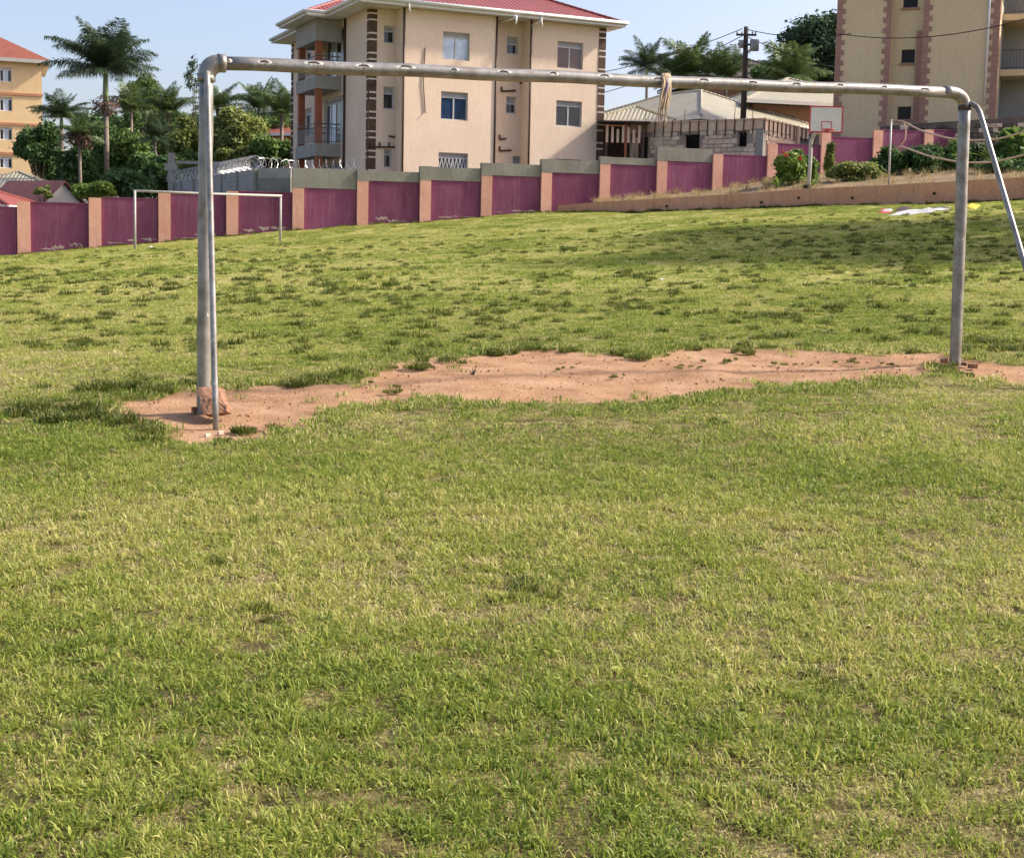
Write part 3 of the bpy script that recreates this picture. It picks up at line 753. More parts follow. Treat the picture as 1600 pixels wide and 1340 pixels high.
for px, off in ((806, 0), (847, -PJ)):
    a = bu(px, 37, -PJ - .75); e = uB1 + .1 if px == 806 else uC1 + .06
    MB().tube([(a[0], -PJ - .72, EZ + .02), (a[0] - .05, -PJ - .6, EZ - .12), (e, off - .07, EZ - .28)], .045, 8).build('gutter_outlet', M['white'], ro, True)

# ================================================================ TAN BUILDING (right)
BE = math.radians(-22)
q = P(1558, 100, 68.0); TO = q[:2]; tx = np.array([math.cos(BE), math.sin(BE)]); ty = np.array([-math.sin(BE), math.cos(BE)])
tb_ = thing('tan_building', 'tan apartment block with dusty pink quoins rising at the right edge', 'building', (TO[0], TO[1], 0), BE)
def tu(px, py, off=0): return on_plane(px, py, TO + ty * off, tx)
def ts(px, py): return on_plane(px, py, TO, ty)
tz0 = 6.4; tz1 = tu(1420, -75)[1]
uL = tu(1305, 90)[0]; u1 = tu(1391, 90)[0]; u2 = tu(1440, 90)[0]; RC = .5
TF = lambda off: (lambda u, d, z: (u, off + d, z))
wt = []
for x0, y0, x1, y1 in ((1412, -8, 1435, 13), (1409, 78, 1430, 99), (1403, 167, 1424, 187)):
    wt.append((tu(x0, y0, RC)[0], tu(x1, y0, RC)[0], tu(x0, y1, RC)[1], tu(x0, y0, RC)[1]))
facade('wall', tb_, M['tan'], TF(0), uL, u1, tz0, tz1); facade('wall', tb_, M['tan'], TF(0), u2, 0, tz0, tz1); facade('wall', tb_, M['tan'], TF(RC), u1, u2, tz0, tz1, wt)
for a, b, c, d in wt: window(tb_, TF(RC), a, b, c, d, cols=1, vent=0, fw=.05, sill='pinkquoin', framemat='pipe', panes=('glassdark',))
mb = MB()
for u in (u1, u2): mb.quad((u, 0, tz0), (u, RC, tz0), (u, RC, tz1), (u, 0, tz1))
mb.quad((uL, 0, tz0), (uL, 9, tz0), (uL, 9, tz1), (uL, 0, tz1)); mb.quad((uL, 9, tz0), (0, 9, tz0), (0, 9, tz1), (uL, 9, tz1)); mb.build('return_wall', M['tan'], tb_)
# right side: sunlit strip with narrow windows, then deep balconies
ys1 = 2.0
wz_ = [(.75, 1.35, z - 1.5, z) for z in (ts(1570, 78)[1], ts(1570, -5)[1], ts(1570, 165)[1])]
facade('wall', tb_, M['tan'], lambda u, d, z: (-d, u, z), 0, ys1, tz0, tz1, wz_)
for a, b, c, d in wz_: window(tb_, lambda u, d, z: (-d, u, z), a, b, c, d, cols=1, vent=0, framemat='pipe')
facade('balcony_back_wall', tb_, M['palewall'], lambda u, d, z: (-d, u, z), ys1, 9, tz0, tz1, [(3.2, 4.3, z - .6, z + 1.6) for z in (ts(1590, 150)[1], ts(1590, 62)[1])])
for pyf in (165, 82, -2):
    zf = ts(1585, pyf)[1]
    s = MB().box((.004, ys1 + .3, zf - .3), (1.9, 8.6, zf)).build('balcony', M['tan'], tb_)
    r = MB()
    for zz in (zf + .1, zf + .95): r.tube([(.03, ys1 + .36, zz), (1.84, ys1 + .36, zz), (1.84, 8.5, zz)], .03, 6)
    r.build('rail', M['rail'], s)
    r = MB()
    for i in range(1, 12): r.tube([(1.84 * i / 12, ys1 + .36, zf), (1.84 * i / 12, ys1 + .36, zf + .95)], .014, 4)
    for i in range(1, 36): r.tube([(1.84, ys1 + .36 + 6.2 * i / 36, zf), (1.84, ys1 + .36 + 6.2 * i / 36, zf + .95)], .014, 4)
    r.build('balusters', M['rail'], s)
def tq(uc, sgn, both=False):
    def f(w, z0, z1, mb, e): mb.box((min(uc, uc + sgn * w), -e, z0), (max(uc, uc + sgn * w), .0, z1)) if not both else mb.extrude([(uc - w, -e), (uc + e, -e), (uc + e, w), (uc, w), (uc, 0), (uc - w, 0)], z0, z1)
    return f
for uc, sg, bo_ in ((uL, 1, False), (u1, -1, False), (u2, 1, False), (0, -1, True)):
    quoins(tb_, 'pinkquoin', tq(uc, sg, bo_), tz0 + .1, tz1 - .2, hs=(.24, .24), gap=.012, ws=(.42, .27))
MB().box((u2 - .32, RC - .2, tz0), (u2 - .003, RC - .001, tu(1435, 47)[1])).build('shade_strip', M['pinkquoin'], tb_)  # box added in quoin pink to stand for a dark strip of shade
u, z = tu(1542, 90); zlo = tu(1535, 165)[1]
MB().tube([(u, -.07, zlo), (u, -.07, tz1)], .06, 8).build('downpipe', M['white'], tb_, True)
mb = MB(); ov = .6
mb.hexa([(uL - ov, -ov, tz1), (ov, -ov, tz1), (ov, 9 + ov, tz1), (uL - ov, 9 + ov, tz1), (uL - ov, -ov, tz1 + .3), (ov, -ov, tz1 + .3), (ov, 9 + ov, tz1 + .3), (uL - ov, 9 + ov, tz1 + .3)])
ro = mb.build('roof', M['white'], tb_)
cx = uL / 2
MB().add([(uL - ov, -ov, tz1 + .302), (ov, -ov, tz1 + .302), (ov, 9 + ov, tz1 + .302), (uL - ov, 9 + ov, tz1 + .302), (cx, 4, tz1 + 2.6), (cx, 5, tz1 + 2.6)], [(0, 1, 4), (1, 2, 5, 4), (2, 3, 5), (3, 0, 4, 5)]).build('roof_tiles', M['brownroof'], ro)

MB().box((.003, 4.6, tz0), (6, 9, tz1)).build('wing_wall', M['palewall'], tb_)
MB().box((5.0, 2.2, tz0), (6.01, 4.59, tz1)).build('wing_wall', M['tan'], tb_)

# ================================================================ ORANGE BUILDING (far left)
og_o = P(66, 200, 135.0)[:2]; oa = math.radians(21); ox = np.array([math.cos(oa), math.sin(oa)])
ob = thing('orange_building', 'orange four storey apartment block at the left edge', 'building', (og_o[0], og_o[1], 0), oa)
def ou(px, py): return on_plane(px, py, og_o, ox)
oz1 = ou(40, 99)[1]; oz0 = ou(40, 300)[1]
wo_ = []
for x0, y0, x1, y1 in ((-1, 106, 18, 128), (-1, 152, 19, 174), (-1, 199, 19, 219), (-1, 245, 19, 263), (-45, 106, -26, 128), (-45, 152, -26, 174), (-45, 199, -26, 219)):
    wo_.append((ou(x0, y0)[0], ou(x1, y0)[0], ou(10, y1)[1], ou(10, y0)[1]))
OF = lambda u, d, z: (u, d, z)
facade('wall', ob, M['orange'], OF, -12, 0, oz0, oz1, wo_)
mb = MB(); mb.quad((0, 0, oz0), (0, 10, oz0), (0, 10, oz1), (0, 0, oz1)); mb.build('return_wall', M['orange'], ob)
for a, b, c, d in wo_: window(ob, OF, a, b, c, d, cols=3, vent=.15, panes=('glass', 'skypane', 'glass'), bars=False, fw=.08, framemat='white')
for py in (146, 193, 239):
    z = ou(40, py)[1]; fbox(MB(), OF, -12, .1, -.1, -.002, z - .25, z).build('band', M['band'], ob)
mb = MB(); e = .75; za = oz1 + .35
mb.add([(-12.8, -e, za), (e, -e, za), (e, 10 + e, za), (-12.8, 10 + e, za), (-5.9, 3.4, za + 3.3), (-5.9, 6, za + 3.3)], [(0, 1, 4), (1, 2, 5, 4), (2, 3, 5), (3, 0, 4, 5)])
ro = mb.build('roof', M['brownroof'], ob)
MB().box((-12.8, -e, oz1), (e, 10 + e, za - .01)).build('fascia', M['palewall'], ro)

# ================================================================ SMALL HOUSES
def hip_house(name, label, wallmat, roofmat, loc, rz_, w, d, h, pitch, over=.5, cat='house', ridge_dir='x', fasc='white', openings=()):
    r = thing(name, label, cat, loc, rz_)
    facade('wall', r, M[wallmat], lambda u, dd, z: (u, dd, z), 0, w, 0, h, openings)
    for a, b, c, dz in openings:
        window(r, lambda u, dd, z: (u, dd, z), a, b, c, dz, cols=2, vent=0)
    mb = MB(); mb.quad((w, 0, 0), (w, d, 0), (w, d, h), (w, 0, h)); mb.quad((0, d, 0), (0, 0, 0), (0, 0, h), (0, d, h)); mb.quad((w, d, 0), (0, d, 0), (0, d, h), (w, d, h)); mb.build('side_wall', M[wallmat], r)
    x0, x1, y0, y1 = -over, w + over, -over, d + over; z0 = h + .18; s = math.tan(pitch)
    if w >= d:
        k = (y1 - y0) / 2; A, B = (x0 + k, y0 + k, z0 + k * s), (x1 - k, y0 + k, z0 + k * s)
        fs = [(0, 1, 5, 4), (1, 2, 5), (2, 3, 4, 5), (3, 0, 4)]
    else:
        k = (x1 - x0) / 2; A, B = (x0 + k, y0 + k, z0 + k * s), (x0 + k, y1 - k, z0 + k * s)
        fs = [(0, 1, 4), (1, 2, 5, 4), (2, 3, 5), (3, 0, 4, 5)]
    ro = MB().add([(x0, y0, z0), (x1, y0, z0), (x1, y1, z0), (x0, y1, z0), A, B], fs).build('roof', M[roofmat], r); uv_from(ro.data, uv_slope)
    fb = MB()
    for a, b in (((x0, y0), (x1, y0)), ((x1, y0), (x1, y1)), ((x0, y1), (x1, y1)), ((x0, y0), (x0, y1))):
        fb.box((min(a[0], b[0]) - .02, min(a[1], b[1]) - .02, h - .02), (max(a[0], b[0]) + .02, max(a[1], b[1]) + .02, z0 + .01))
    fb.build('fascia', M[fasc], ro)
    cp = MB(); cs = [(x0, y0, z0), (x1, y0, z0), (x1, y1, z0), (x0, y1, z0)]
    for i, c in enumerate(cs):
        e = A if (Vector(c) - Vector(A)).length < (Vector(c) - Vector(B)).length else B
        if abs((Vector(c) - Vector(A)).length - (Vector(c) - Vector(B)).length) < 1e-3: e = A
        cp.tube([c, e], .09, 6)
    cp.tube([A, B], .09, 6)
    cm = cp.build('ridge_cap', M[roofmat], ro); uv_from(cm.data, uv_slope)
    return r
# bungalow with grey beige roof, seen corner-on behind the unfinished house
q = P(1104, 180, 77.0); zc = q[2]
hip_house('bungalow', 'bungalow with pale grey beige hipped roof beside the cream apartment building', 'brownhouse', 'metalroof', (q[0] - .2, q[1] + .8, zc - 2.9), math.radians(38), 8.5, 11.5, 2.7, math.radians(23), .7,
          openings=[(2, 3.4, 1, 2.2), (5, 6.4, 1, 2.2)])
q = P(1030, 187, 74.5)
hip_house('roofed_porch_wing', 'low porch wing with pale sheet roof left of the bungalow', 'brownhouse', 'metalroof', (q[0] - 3.1, q[1] + 1.1, q[2] - 2.7), math.radians(-12), 3.6, 5.5, 2.5, math.radians(22), .5, cat='porch')
q = P(1268, 156, 82.0)
hip_house('bungalow', 'brown bungalow with grey green roof half hidden by the tan building', 'brownhouse', 'metalroof', (q[0] - 3.2, q[1] + 1.0, q[2] - 2.9), math.radians(14), 8, 9, 2.7, math.radians(22), .8, openings=[(1.2, 2.6, .9, 2.1)])
q = P(1185, 120, 105.0)
hip_house('dark_roofed_house', 'dark brown roofed house behind the utility pole and palms', 'brownhouse', 'darkroof', (q[0] - 3.5, q[1], q[2] - 3.6), math.radians(15), 8, 9, 3.2, math.radians(27), .6)
q = P(8, 312, 63.0)
hip_house('red_roofed_shed', 'low shed with red sheet roof peeping over the purple wall at the left edge', 'palewall', 'redroof', (q[0] - 4.7, q[1] + 1.6, q[2] - 2.3), math.radians(-6), 4.2, 4, 1.9, math.radians(20), .4, cat='shed')
# gabled maroon roofed house left
q = P(30, 310, 70.0)
_gq = P(62, 316, 68.0)
gh = thing('gabled_house', 'small gabled house with maroon roof behind the purple wall at left', 'house', (_gq[0], _gq[1], _gq[2] - 2.35), math.radians(-24))
gx0, gd, gh1, gh2 = -3.2, 3.2, 2.2, 3.35
MB().add([(gx0, 0, -1), (0, 0, -1), (0, gd, -1), (gx0, gd, -1), (gx0, 0, gh1), (0, 0, gh1), (0, gd, gh1), (gx0, gd, gh1), (0, gd / 2, gh2), (gx0, gd / 2, gh2)],
         [(0, 1, 5, 4), (1, 2, 6, 8, 5), (2, 3, 7, 6), (3, 0, 4, 9, 7)]).build('wall', M['palewall'], gh)
for s in (0, 1):
    f = lambda x, y, z: (x, y if not s else gd - y, z)
    MB().hexa([f(gx0 - .3, -.35, gh1 - .2), f(.18, -.35, gh1 - .2), f(.18, gd / 2 - .004, gh2 + .04), f(gx0 - .3, gd / 2 - .004, gh2 + .04), f(gx0 - .3, -.36, gh1 - .12), f(.18, -.36, gh1 - .12), f(.18, gd / 2 - .004, gh2 + .13), f(gx0 - .3, gd / 2 - .004, gh2 + .13)]).build('roof_slope', M['maroonroof'], gh)
q = P(-12, 292, 82.0)
hip_house('pale_house', 'pale low house with light roof between the orange block and maroon roof', 'palewall', 'metalroof', (q[0] - 1.6, q[1], q[2] - 2.2), math.radians(8), 5, 6, 2, math.radians(20), .4)
q = P(130, 244, 112.0)
hip_house('red_roofed_house', 'distant house with red roof between the small palms at left', 'brickred', 'redroof', (q[0] - 1.8, q[1], q[2] - 2.6), math.radians(-10), 3.6, 4.5, 2.4, math.radians(24), .4)
q = P(432, 225, 110.0)
hip_house('orange_walled_house', 'distant orange walled house seen between trees beside the cream building', 'brickred', 'brownroof', (q[0] - 1.6, q[1], q[2] - 2), math.radians(-10), 3.4, 4.5, 2.6, math.radians(24), .5)

# ================================================================ UNFINISHED STONE HOUSE
ua = math.radians(-32); q = P(1191, 220, 66.0); UO = q[:2]; ux = np.array([math.cos(ua), math.sin(ua)]); uy = np.array([-math.sin(ua), math.cos(ua)])
uh = thing('unfinished_house', 'unfinished stone house with timber formwork round its ring beam', 'house', (UO[0], UO[1], 0), ua)
def uu(px, py): return on_plane(px, py, UO, ux)
def us(px, py): return on_plane(px, py, UO, uy)
Lw = -uu(984, 215)[0]; zt = uu(1185, 203)[1]; zr = uu(1185, 185)[1]; zb = uu(1185, 203)[1] - 2.6
w1 = (uu(1069, 220)[0], uu(1093, 220)[0], uu(1081, 232)[1] - .3, uu(1081, 210)[1]); w2 = (uu(1153, 210)[0], uu(1167, 210)[0], uu(1160, 229)[1], uu(1160, 205)[1])
dr = (uu(985, 230)[0] + .05, uu(1012, 230)[0], zb, uu(1000, 214)[1])
FU = lambda u, d, z: (u, d, z); FS = lambda u, d, z: (-d, u, z)
ops1 = [w1, w2, dr]
facade('mortar_wall', uh, M['mortar'], FU, -Lw, 0, zb, zt, ops1, .22)
sd_l = 6.0; wS = (us(1245, 212)[0], us(1268, 215)[0], us(1255, 226)[1] - .4, us(1255, 208)[1])
facade('mortar_wall', uh, M['mortar'], FS, 0, sd_l, zb, zt, [wS], .22)
mb = MB().quad((-Lw, 0, zb), (-Lw, sd_l, zb), (-Lw, sd_l, zt), (-Lw, 0, zt)); mb.quad((-Lw, sd_l, zb), (0, sd_l, zb), (0, sd_l, zt), (-Lw, sd_l, zt)); mb.build('back_wall', M['mortar'], uh)
MB().quad((-Lw + .3, .9, zb + .02), (-.3, .9, zb + .02), (-.3, .9, zt - .02), (-Lw + .3, .9, zt - .02)).build('inner_wall', M['dark'], uh)
def stone_mesh(w, h, d, seed, mat):
    rg = random.Random(seed); j = lambda a: (rg.random() - .5) * a
    fx = [(-w / 2, -h / 2), (w / 2, -h / 2), (w / 2, h / 2), (-w / 2, h / 2)]
    back = [(x + j(.03), 0, z + j(.02)) for x, z in fx]; front = [(x * .82 + j(.05), -d + j(.02), z * .78 + j(.03)) for x, z in fx]
    mid = [(x * .97 + j(.02), -d * .7, z * .97 + j(.02)) for x, z in fx]
    fs = [(8, 9, 10, 11)]
    for i in range(4):
        k = (i + 1) % 4; fs += [(i, k, 4 + k, 4 + i), (4 + i, 4 + k, 8 + k, 8 + i)]
    return MB().add(back + mid + front, fs).mesh('stone', mat)
def lay_stones(parent, face, u0, u1, z0, z1, ops, mats, rowh=.21, seed=1, rot=0, limit=170):
    rg = random.Random(seed); meshes = {}
    z = z1; n = 0
    while z > z0 + .1 and n < limit:
        h = rowh * rg.uniform(.85, 1.2); u = u0 + rg.uniform(0, .2)
        while u < u1 - .1:
            w = rg.uniform(.24, .48); w = min(w, u1 - u)
            uc, zc_ = u + w / 2, z - h / 2
            if not any(o[0] - w / 2 < uc < o[1] + w / 2 and o[2] - .02 < zc_ < o[3] + h / 2 for o in ops):
                key = (rg.randrange(6), rg.randrange(len(mats)))
                if key not in meshes: meshes[key] = stone_mesh(.36, .19, .055, key[0], mats[key[1]])
                o = link('stone', meshes[key], parent, face(uc, -.002, zc_), (0, 0, rot), ((w - .015) / .36, 1, (h - .012) / .19)); n += 1
            u += w
        z -= h
lay_stones(uh, FU, -Lw, -.3, zt - 1.7, zt, ops1, [M['stone'], M['stone2']], seed=3)
lay_stones(uh, FS, .3, sd_l * .75, zt - 1.5, zt, [wS], [M['stone2'], M['stone']], seed=5, rot=math.pi / 2)
MB().box((-.3, -.07, zb), (.07, .3, zt)).build('corner_pillar', M['concrete'], uh)
# ring beam, formwork boards and stakes
mb = MB(); mb.box((-Lw, .0, zt + .002), (0, .25, zr - .06)); mb.box((-.25, .25, zt + .002), (0, sd_l, zr - .06)); mb.build('ring_beam', M['concrete'], uh)
n = 15
for i in range(n):
    a = -Lw + Lw * i / n; MB().box((a + .01, -.045, zt + .02 * ((i * 7) % 3)), (a + Lw / n - .012, -.003, zr - .02 * ((i * 5) % 3))).build('formwork_board', M['timber' if i % 3 else 'stone2'], uh)
    MB().tube([(a, -.08, zt - .16 - .08 * (i % 2)), (a + .02, -.08, zr + .03)], .03, 5).build('stake', M['stake'], uh)
n = 11
for i in range(n):
    a = .05 + sd_l * i / n; MB().box((.003, a + .01, zt + .02 * ((i * 7) % 3)), (.045, a + sd_l / n - .012, zr - .02 * ((i * 5) % 3))).build('formwork_board', M['timber' if i % 2 else 'stone2'], uh)
    MB().tube([(.08, a, zt - .16 - .08 * (i % 2)), (.08, a, zr + .03)], .03, 5).build('stake', M['stake'], uh)
MB().box((-Lw - .05, -.1, zr - .055), (.1, -.05, zr)).build('top_batten', M['timber'], uh)
MB().box((.05, .1, zr - .055), (.1, sd_l, zr)).build('top_batten', M['timber'], uh)
for a in (-6.2, -4.1, -1.5, -.6):
    MB().tube([(a, .12, zr - .05), (a + .03, .12, zr + .55)], .016, 4).build('rebar', M['stake'], uh)
u, z = us(1243, 205); MB().box((.09, u - .09, zb), (.2, u + .09, z + .25)).build('prop_post', M['timber'], uh)
# open timber lean-to beside it, next to the cream building
q = P(960, 215, 68.5)
lt = thing('timber_lean_to', 'dark open timber lean-to between cream building and unfinished house', 'shed', (q[0], q[1], LZ(q[0], q[1])))
zt_ = zat(q[0], q[1], 192) - LZ(q[0], q[1])
for x in (-.45, .5, 1.35): MB().box((x, 0, 0), (x + .12, .12, zt_)).build('post', M['column' if x == .5 else 'stake'], lt)
MB().hexa([(-.8, -.4, zt_), (1.7, -.4, zt_), (1.7, 2.2, zt_ + .1), (-.8, 2.2, zt_ + .1), (-.8, -.4, zt_ + .07), (1.7, -.4, zt_ + .07), (1.7, 2.2, zt_ + .17), (-.8, 2.2, zt_ + .17)]).build('roof', M['darkroof'], lt)
MB().box((-.8, 2.0, 0), (1.7, 2.1, zt_)).build('back_wall', M['stake'], lt)
for i in range(7): MB().box((-.42 + .26 * i, -.03, zt_ - .95), (-.30 + .26 * i, -.001, zt_ - .1 - .1 * (i % 3))).build('hanging_board', M['timber'], lt)

# ================================================================ DRY STONE TERRACE WALL (right, under tan building)
a = P(1375, 200, 66.6); b = P(1640, 186, 63.0)
d = (b - a)[:2]; Lr = float(np.linalg.norm(d)); d /= Lr
zt0, zt1 = P(1375, 197, 66.6)[2], P(1600, 181, 63.6)[2]
ztop = max(zt0, zt1)
sw = thing('terrace_wall', 'dark dry stone terrace wall below the tan building', 'wall', (a[0], a[1], 0), math.atan2(d[1], d[0]))
MB().hexa([(0, 0, 4.5), (Lr, 0, 4.5), (Lr, .5, 4.5), (0, .5, 4.5), (0, 0, zt0), (Lr, 0, zt1), (Lr, .5, zt1), (0, .5, zt0)]).build('wall_core', M['darkstone'], sw)
lay_stones(sw, FU, 0, Lr, zt0 - 1.9, zt0, [], [M['darkstone'], M['stone'], M['darkstone']], rowh=.19, seed=9, limit=190)

# ================================================================ GREY BLOCK WALL WITH RAZOR WIRE (left of cream building)
ga_ = P(402, 264, 58.2); gb_ = P(268, 284, 74.0)
d = (gb_ - ga_)[:2]; Lg = float(np.linalg.norm(d)); d /= Lg
bw = thing('block_wall', 'grey concrete block wall running back behind the purple wall', 'wall', (ga_[0], ga_[1], 0), math.atan2(d[1], d[0]))
zb_ = 1.0
o = MB().hexa([(0, -.1, zb_), (Lg, -.1, zb_ - .5), (Lg, .1, zb_ - .5), (0, .1, zb_), (0, -.1, ga_[2]), (Lg, -.1, gb_[2]), (Lg, .1, gb_[2]), (0, .1, ga_[2])]).build('wall_body', M['block'], bw)
uv_from(o.data, lambda co, n: (co.x, co.z))
for i in range(7):
    t = i / 6; x = Lg * t; z = ga_[2] * (1 - t) + gb_[2] * t
    MB().box((x - .12, -.14, zb_ - .5), (x + .12, .14, z + .04)).build('pillar', M['cement'], bw)
cw = P(402, 263, 58.15); ce = P(458, 264, 57.2)
d2 = (ce - cw)[:2]; Lc = float(np.linalg.norm(d2)); d2 /= Lc
c2 = thing('cement_wall', 'short smooth cement wall joining the block wall to the purple wall', 'wall', (cw[0], cw[1], 0), math.atan2(d2[1], d2[0]))
MB().box((.13, -.1, 1.0), (Lc - .05, .1, cw[2] - .42)).build('lower_course', M['cement'], c2)
MB().box((.13, -.09, cw[2] - .418), (Lc - .05, .09, cw[2])).build('upper_course', M['concrete'], c2)
def razor(label, pts, r, pitch_, group):
    """coiled razor wire following pts"""
    pts = [np.array(p, float) for p in pts]; out = []
    for a, b in zip(pts, pts[1:]):
        L = np.linalg.norm(b - a); n = int(L / pitch_ * 14); d = (b - a) / L; s = np.array([-d[1], d[0], 0]); s /= np.linalg.norm(s); u = np.cross(s, d)
        for i in range(n):
            an = i / 14 * 2 * math.pi; out.append(a + d * L * i / n + (s * math.cos(an) + u * math.sin(an)) * r * (1 + .12 * math.sin(i * 1.7)))
    o0 = pts[0].copy(); o = MB().tube([p - o0 for p in out], .008, 3).build('razor_wire', M['razor'], None, loc=tuple(o0)); tag(o, label, 'razor wire', group)
up = np.array([0, 0, .26])
razor('razor wire coil along the grey block wall', [ga_ + up, gb_ + up * .8], .30, .2, 'razor wire coils')
razor('razor wire coil on the cement wall in front of the cream building balconies', [cw + up, P(458, 258, 57.3), P(560, 256, 58.6)], .2, .3, 'razor wire coils')
# concrete gate frame at the end of the block wall
q = P(268, 300, 73.0)
gf = thing('concrete_frame', 'bare concrete post and beam at the far end of the block wall', 'frame', (q[0], q[1], LZ(q[0], q[1])))
zz = zat(q[0], q[1], 239) - LZ(q[0], q[1])
MB().box((-.15, -.15, -.2), (.15, .15, zz)).build('post', M['concrete'], gf)
MB().box((-.3, -.17, zz - .9), (.3, .17, zz - .55)).build('corbel', M['concrete'], gf)
MB().box((.3, -.1, zz - .55), (3.6, .1, zz - .40)).build('beam', M['concrete'], gf)
MB().box((3.3, -.12, -.2), (3.55, .12, zz - .56)).build('post', M['concrete'], gf)

# ================================================================ NEAR GOAL
BR = .0465
gl = thing('goal_frame', 'large weathered steel goal frame standing in the foreground', 'goal', tuple(P(318, 640, 9.52)))
g0 = np.array(gl.location)
def L_(p): return tuple(np.array(p) - g0)
yl, yr = 9.52, 12.18
def Ybar(px):
    a = ray(330, 97); b = ray(1505, 145); xl, xr = a[0] / a[1] * yl, b[0] / b[1] * yr
    d = ray(px, 97 + (px - 330) * .041); s = d[0] / d[1]
    t = (s * yl - xl) / ((xr - xl) - s * (yr - yl)); return yl + t * (yr - yl)
def bary(px): return np.interp(px, [330, 700, 1100, 1480], [98.5, 113, 130.5, 144])
barpts = [P(px, bary(px), Ybar(px)) for px in np.linspace(347, 1478, 24)]
lp_top = P(322.5, 117, yl); lp_bot = P(317.5, 640, yl); lp_bot[2] -= .25
rp_top = P(1507.5, 163, yr); rp_bot = P(1493, 568, yr); rp_bot[2] -= .25
def wob(a, b, n, amp, seed):
    rg = random.Random(seed); out = []
    for i in range(n):
        t = i / (n - 1); p = a * (1 - t) + b * t
        out.append(p + np.array([rg.uniform(-1, 1), rg.uniform(-1, 1), 0]) * amp * math.sin(math.pi * t))
    return out
MB().tube([L_(p) for p in wob(lp_bot, lp_top, 14, .004, 1)], .048, 20).build('post', M['galv'], gl, True)
MB().tube([L_(p) for p in wob(rp_bot, rp_top, 14, .004, 2)], .050, 20).build('post', M['galv'], gl, True)
cb = MB().tube([L_(p + np.array([0, 0, .004 * math.sin(i * 1.3)])) for i, p in enumerate(barpts)], BR, 20).build('crossbar', M['galv'], gl, True)
# left elbow: heavy mitred fitting with collars; right elbow: smooth bend
def arc(p0, pc, p1, n=9):
    return [p0 * (1 - t) ** 2 + pc * 2 * t * (1 - t) + p1 * t ** 2 for t in np.linspace(0, 1, n)]
c0 = P(322.8, 96, yl)
el = MB().tube([L_(p) for p in arc(lp_top - np.array([0, 0, .03]), c0, barpts[0] + (barpts[1] - barpts[0]) * .1, 10)], [.058, .06, .061, .062, .063, .063, .062, .061, .06, .058], 20).build('elbow', M['galv'], gl, True)
MB().tube([L_(lp_top - np.array([0, 0, .045])), L_(lp_top + np.array([0, 0, .0]))], .061, 20).build('collar', M['galv'], el, True)
bd = barpts[1] - barpts[0]; bd /= np.linalg.norm(bd)
MB().tube([L_(barpts[0] - bd * .03), L_(barpts[0] + bd * .02)], .0625, 20).build('collar', M['galv'], el, True)
c1 = P(1508, 143.5, yr)
el = MB().tube([L_(p) for p in arc(barpts[-1] - bd * .02, c1, rp_top - np.array([0, 0, .03]), 10)], .0525, 20).build('elbow', M['galv'], gl, True)
MB().tube([L_(rp_top - np.array([0, 0, .05])), L_(rp_top - np.array([0, 0, .01]))], .055, 20).build('weld_ring', M['hookiron'], el, True)
MB().tube([L_(barpts[-1] - bd * .03), L_(barpts[-1])], .0512, 20).build('weld_ring', M['galv'], el, True)
# net hooks with burnt weld patches on the camera side of the bar
rg = random.Random(4)
for px in (351, 411, 488, 566, 632, 706, 784, 861, 941, 1024, 1096, 1172, 1240, 1308, 1377, 1440):
    c = P(px, bary(px), Ybar(px)); out = np.array([0, -1, 0]) - bd * (-bd[1]); out /= np.linalg.norm(out); upv = np.cross(out, bd) * -1
    if upv[2] < 0: upv = -upv
    hook = None
    th0 = math.radians(20 + rg.uniform(-5, 6))
    def sp(a, th, r): return L_(c + bd * a + (out * math.cos(th) + upv * math.sin(th)) * r)
    w = rg.uniform(.03, .06)
    hk = MB().tube([sp(-w * .72, th0, BR - .004), sp(-w * .66, th0 + .04, BR + .004), sp(-.2 * w, th0 + .1, BR + .006), sp(.3 * w, th0 + .08, BR + .006), sp(w * .66, th0 - .03, BR + .004), sp(w * .74, th0 - .06, BR - .004)], .0048, 7).build('net_hook', M['hookiron'], cb, True)
    n, mm_ = 16, 6; vs = []; fs = []
    for i in range(n + 1):
        a = -1 + 2 * i / n; hw = math.sqrt(max(0, 1 - a * a)) * (.22 + .26 * rg.random())
        for j in range(mm_ + 1):
            b = -1 + 2 * j / mm_; vs.append(sp(a * w * 1.35, th0 + b * hw, BR + .0022 * (1 - b * b) * (1 - a * a) + .0006))
    for i in range(n):
        for j in range(mm_):
            k = i * (mm_ + 1) + j; fs.append((k, k + 1, k + mm_ + 2, k + mm_ + 1))
    MB().add(vs, fs).build('weld_patch', M['weld'], cb, True)
# stays
sb = ground_hit(338, 668); sb[2] -= .1
st = P(326, 112, yl) + np.array([0, -.05, 0])
MB().tube([L_(p) for p in [lp_top + np.array([.02, -.03, .0]), st + np.array([.012, -.05, -.02]), st + np.array([.02, -.075, -.12])] + [(st + np.array([.02, -.075, -.12])) * (1 - t) + sb * t for t in np.linspace(.1, 1, 8)]], .0205, 14).build('stay', M['galv'], gl, True)
rb_ = ground_hit(1667, 612); rb_[2] -= .1
r1 = P(1531, 176, yr - .12)
MB().tube([L_(p) for p in [P(1507, 162, yr), P(1518, 162, yr - .03), P(1526, 167, yr - .07), r1] + [r1 * (1 - t) + rb_ * t for t in np.linspace(.08, 1, 9)]], .0235, 14).build('stay', M['galv'], gl, True)
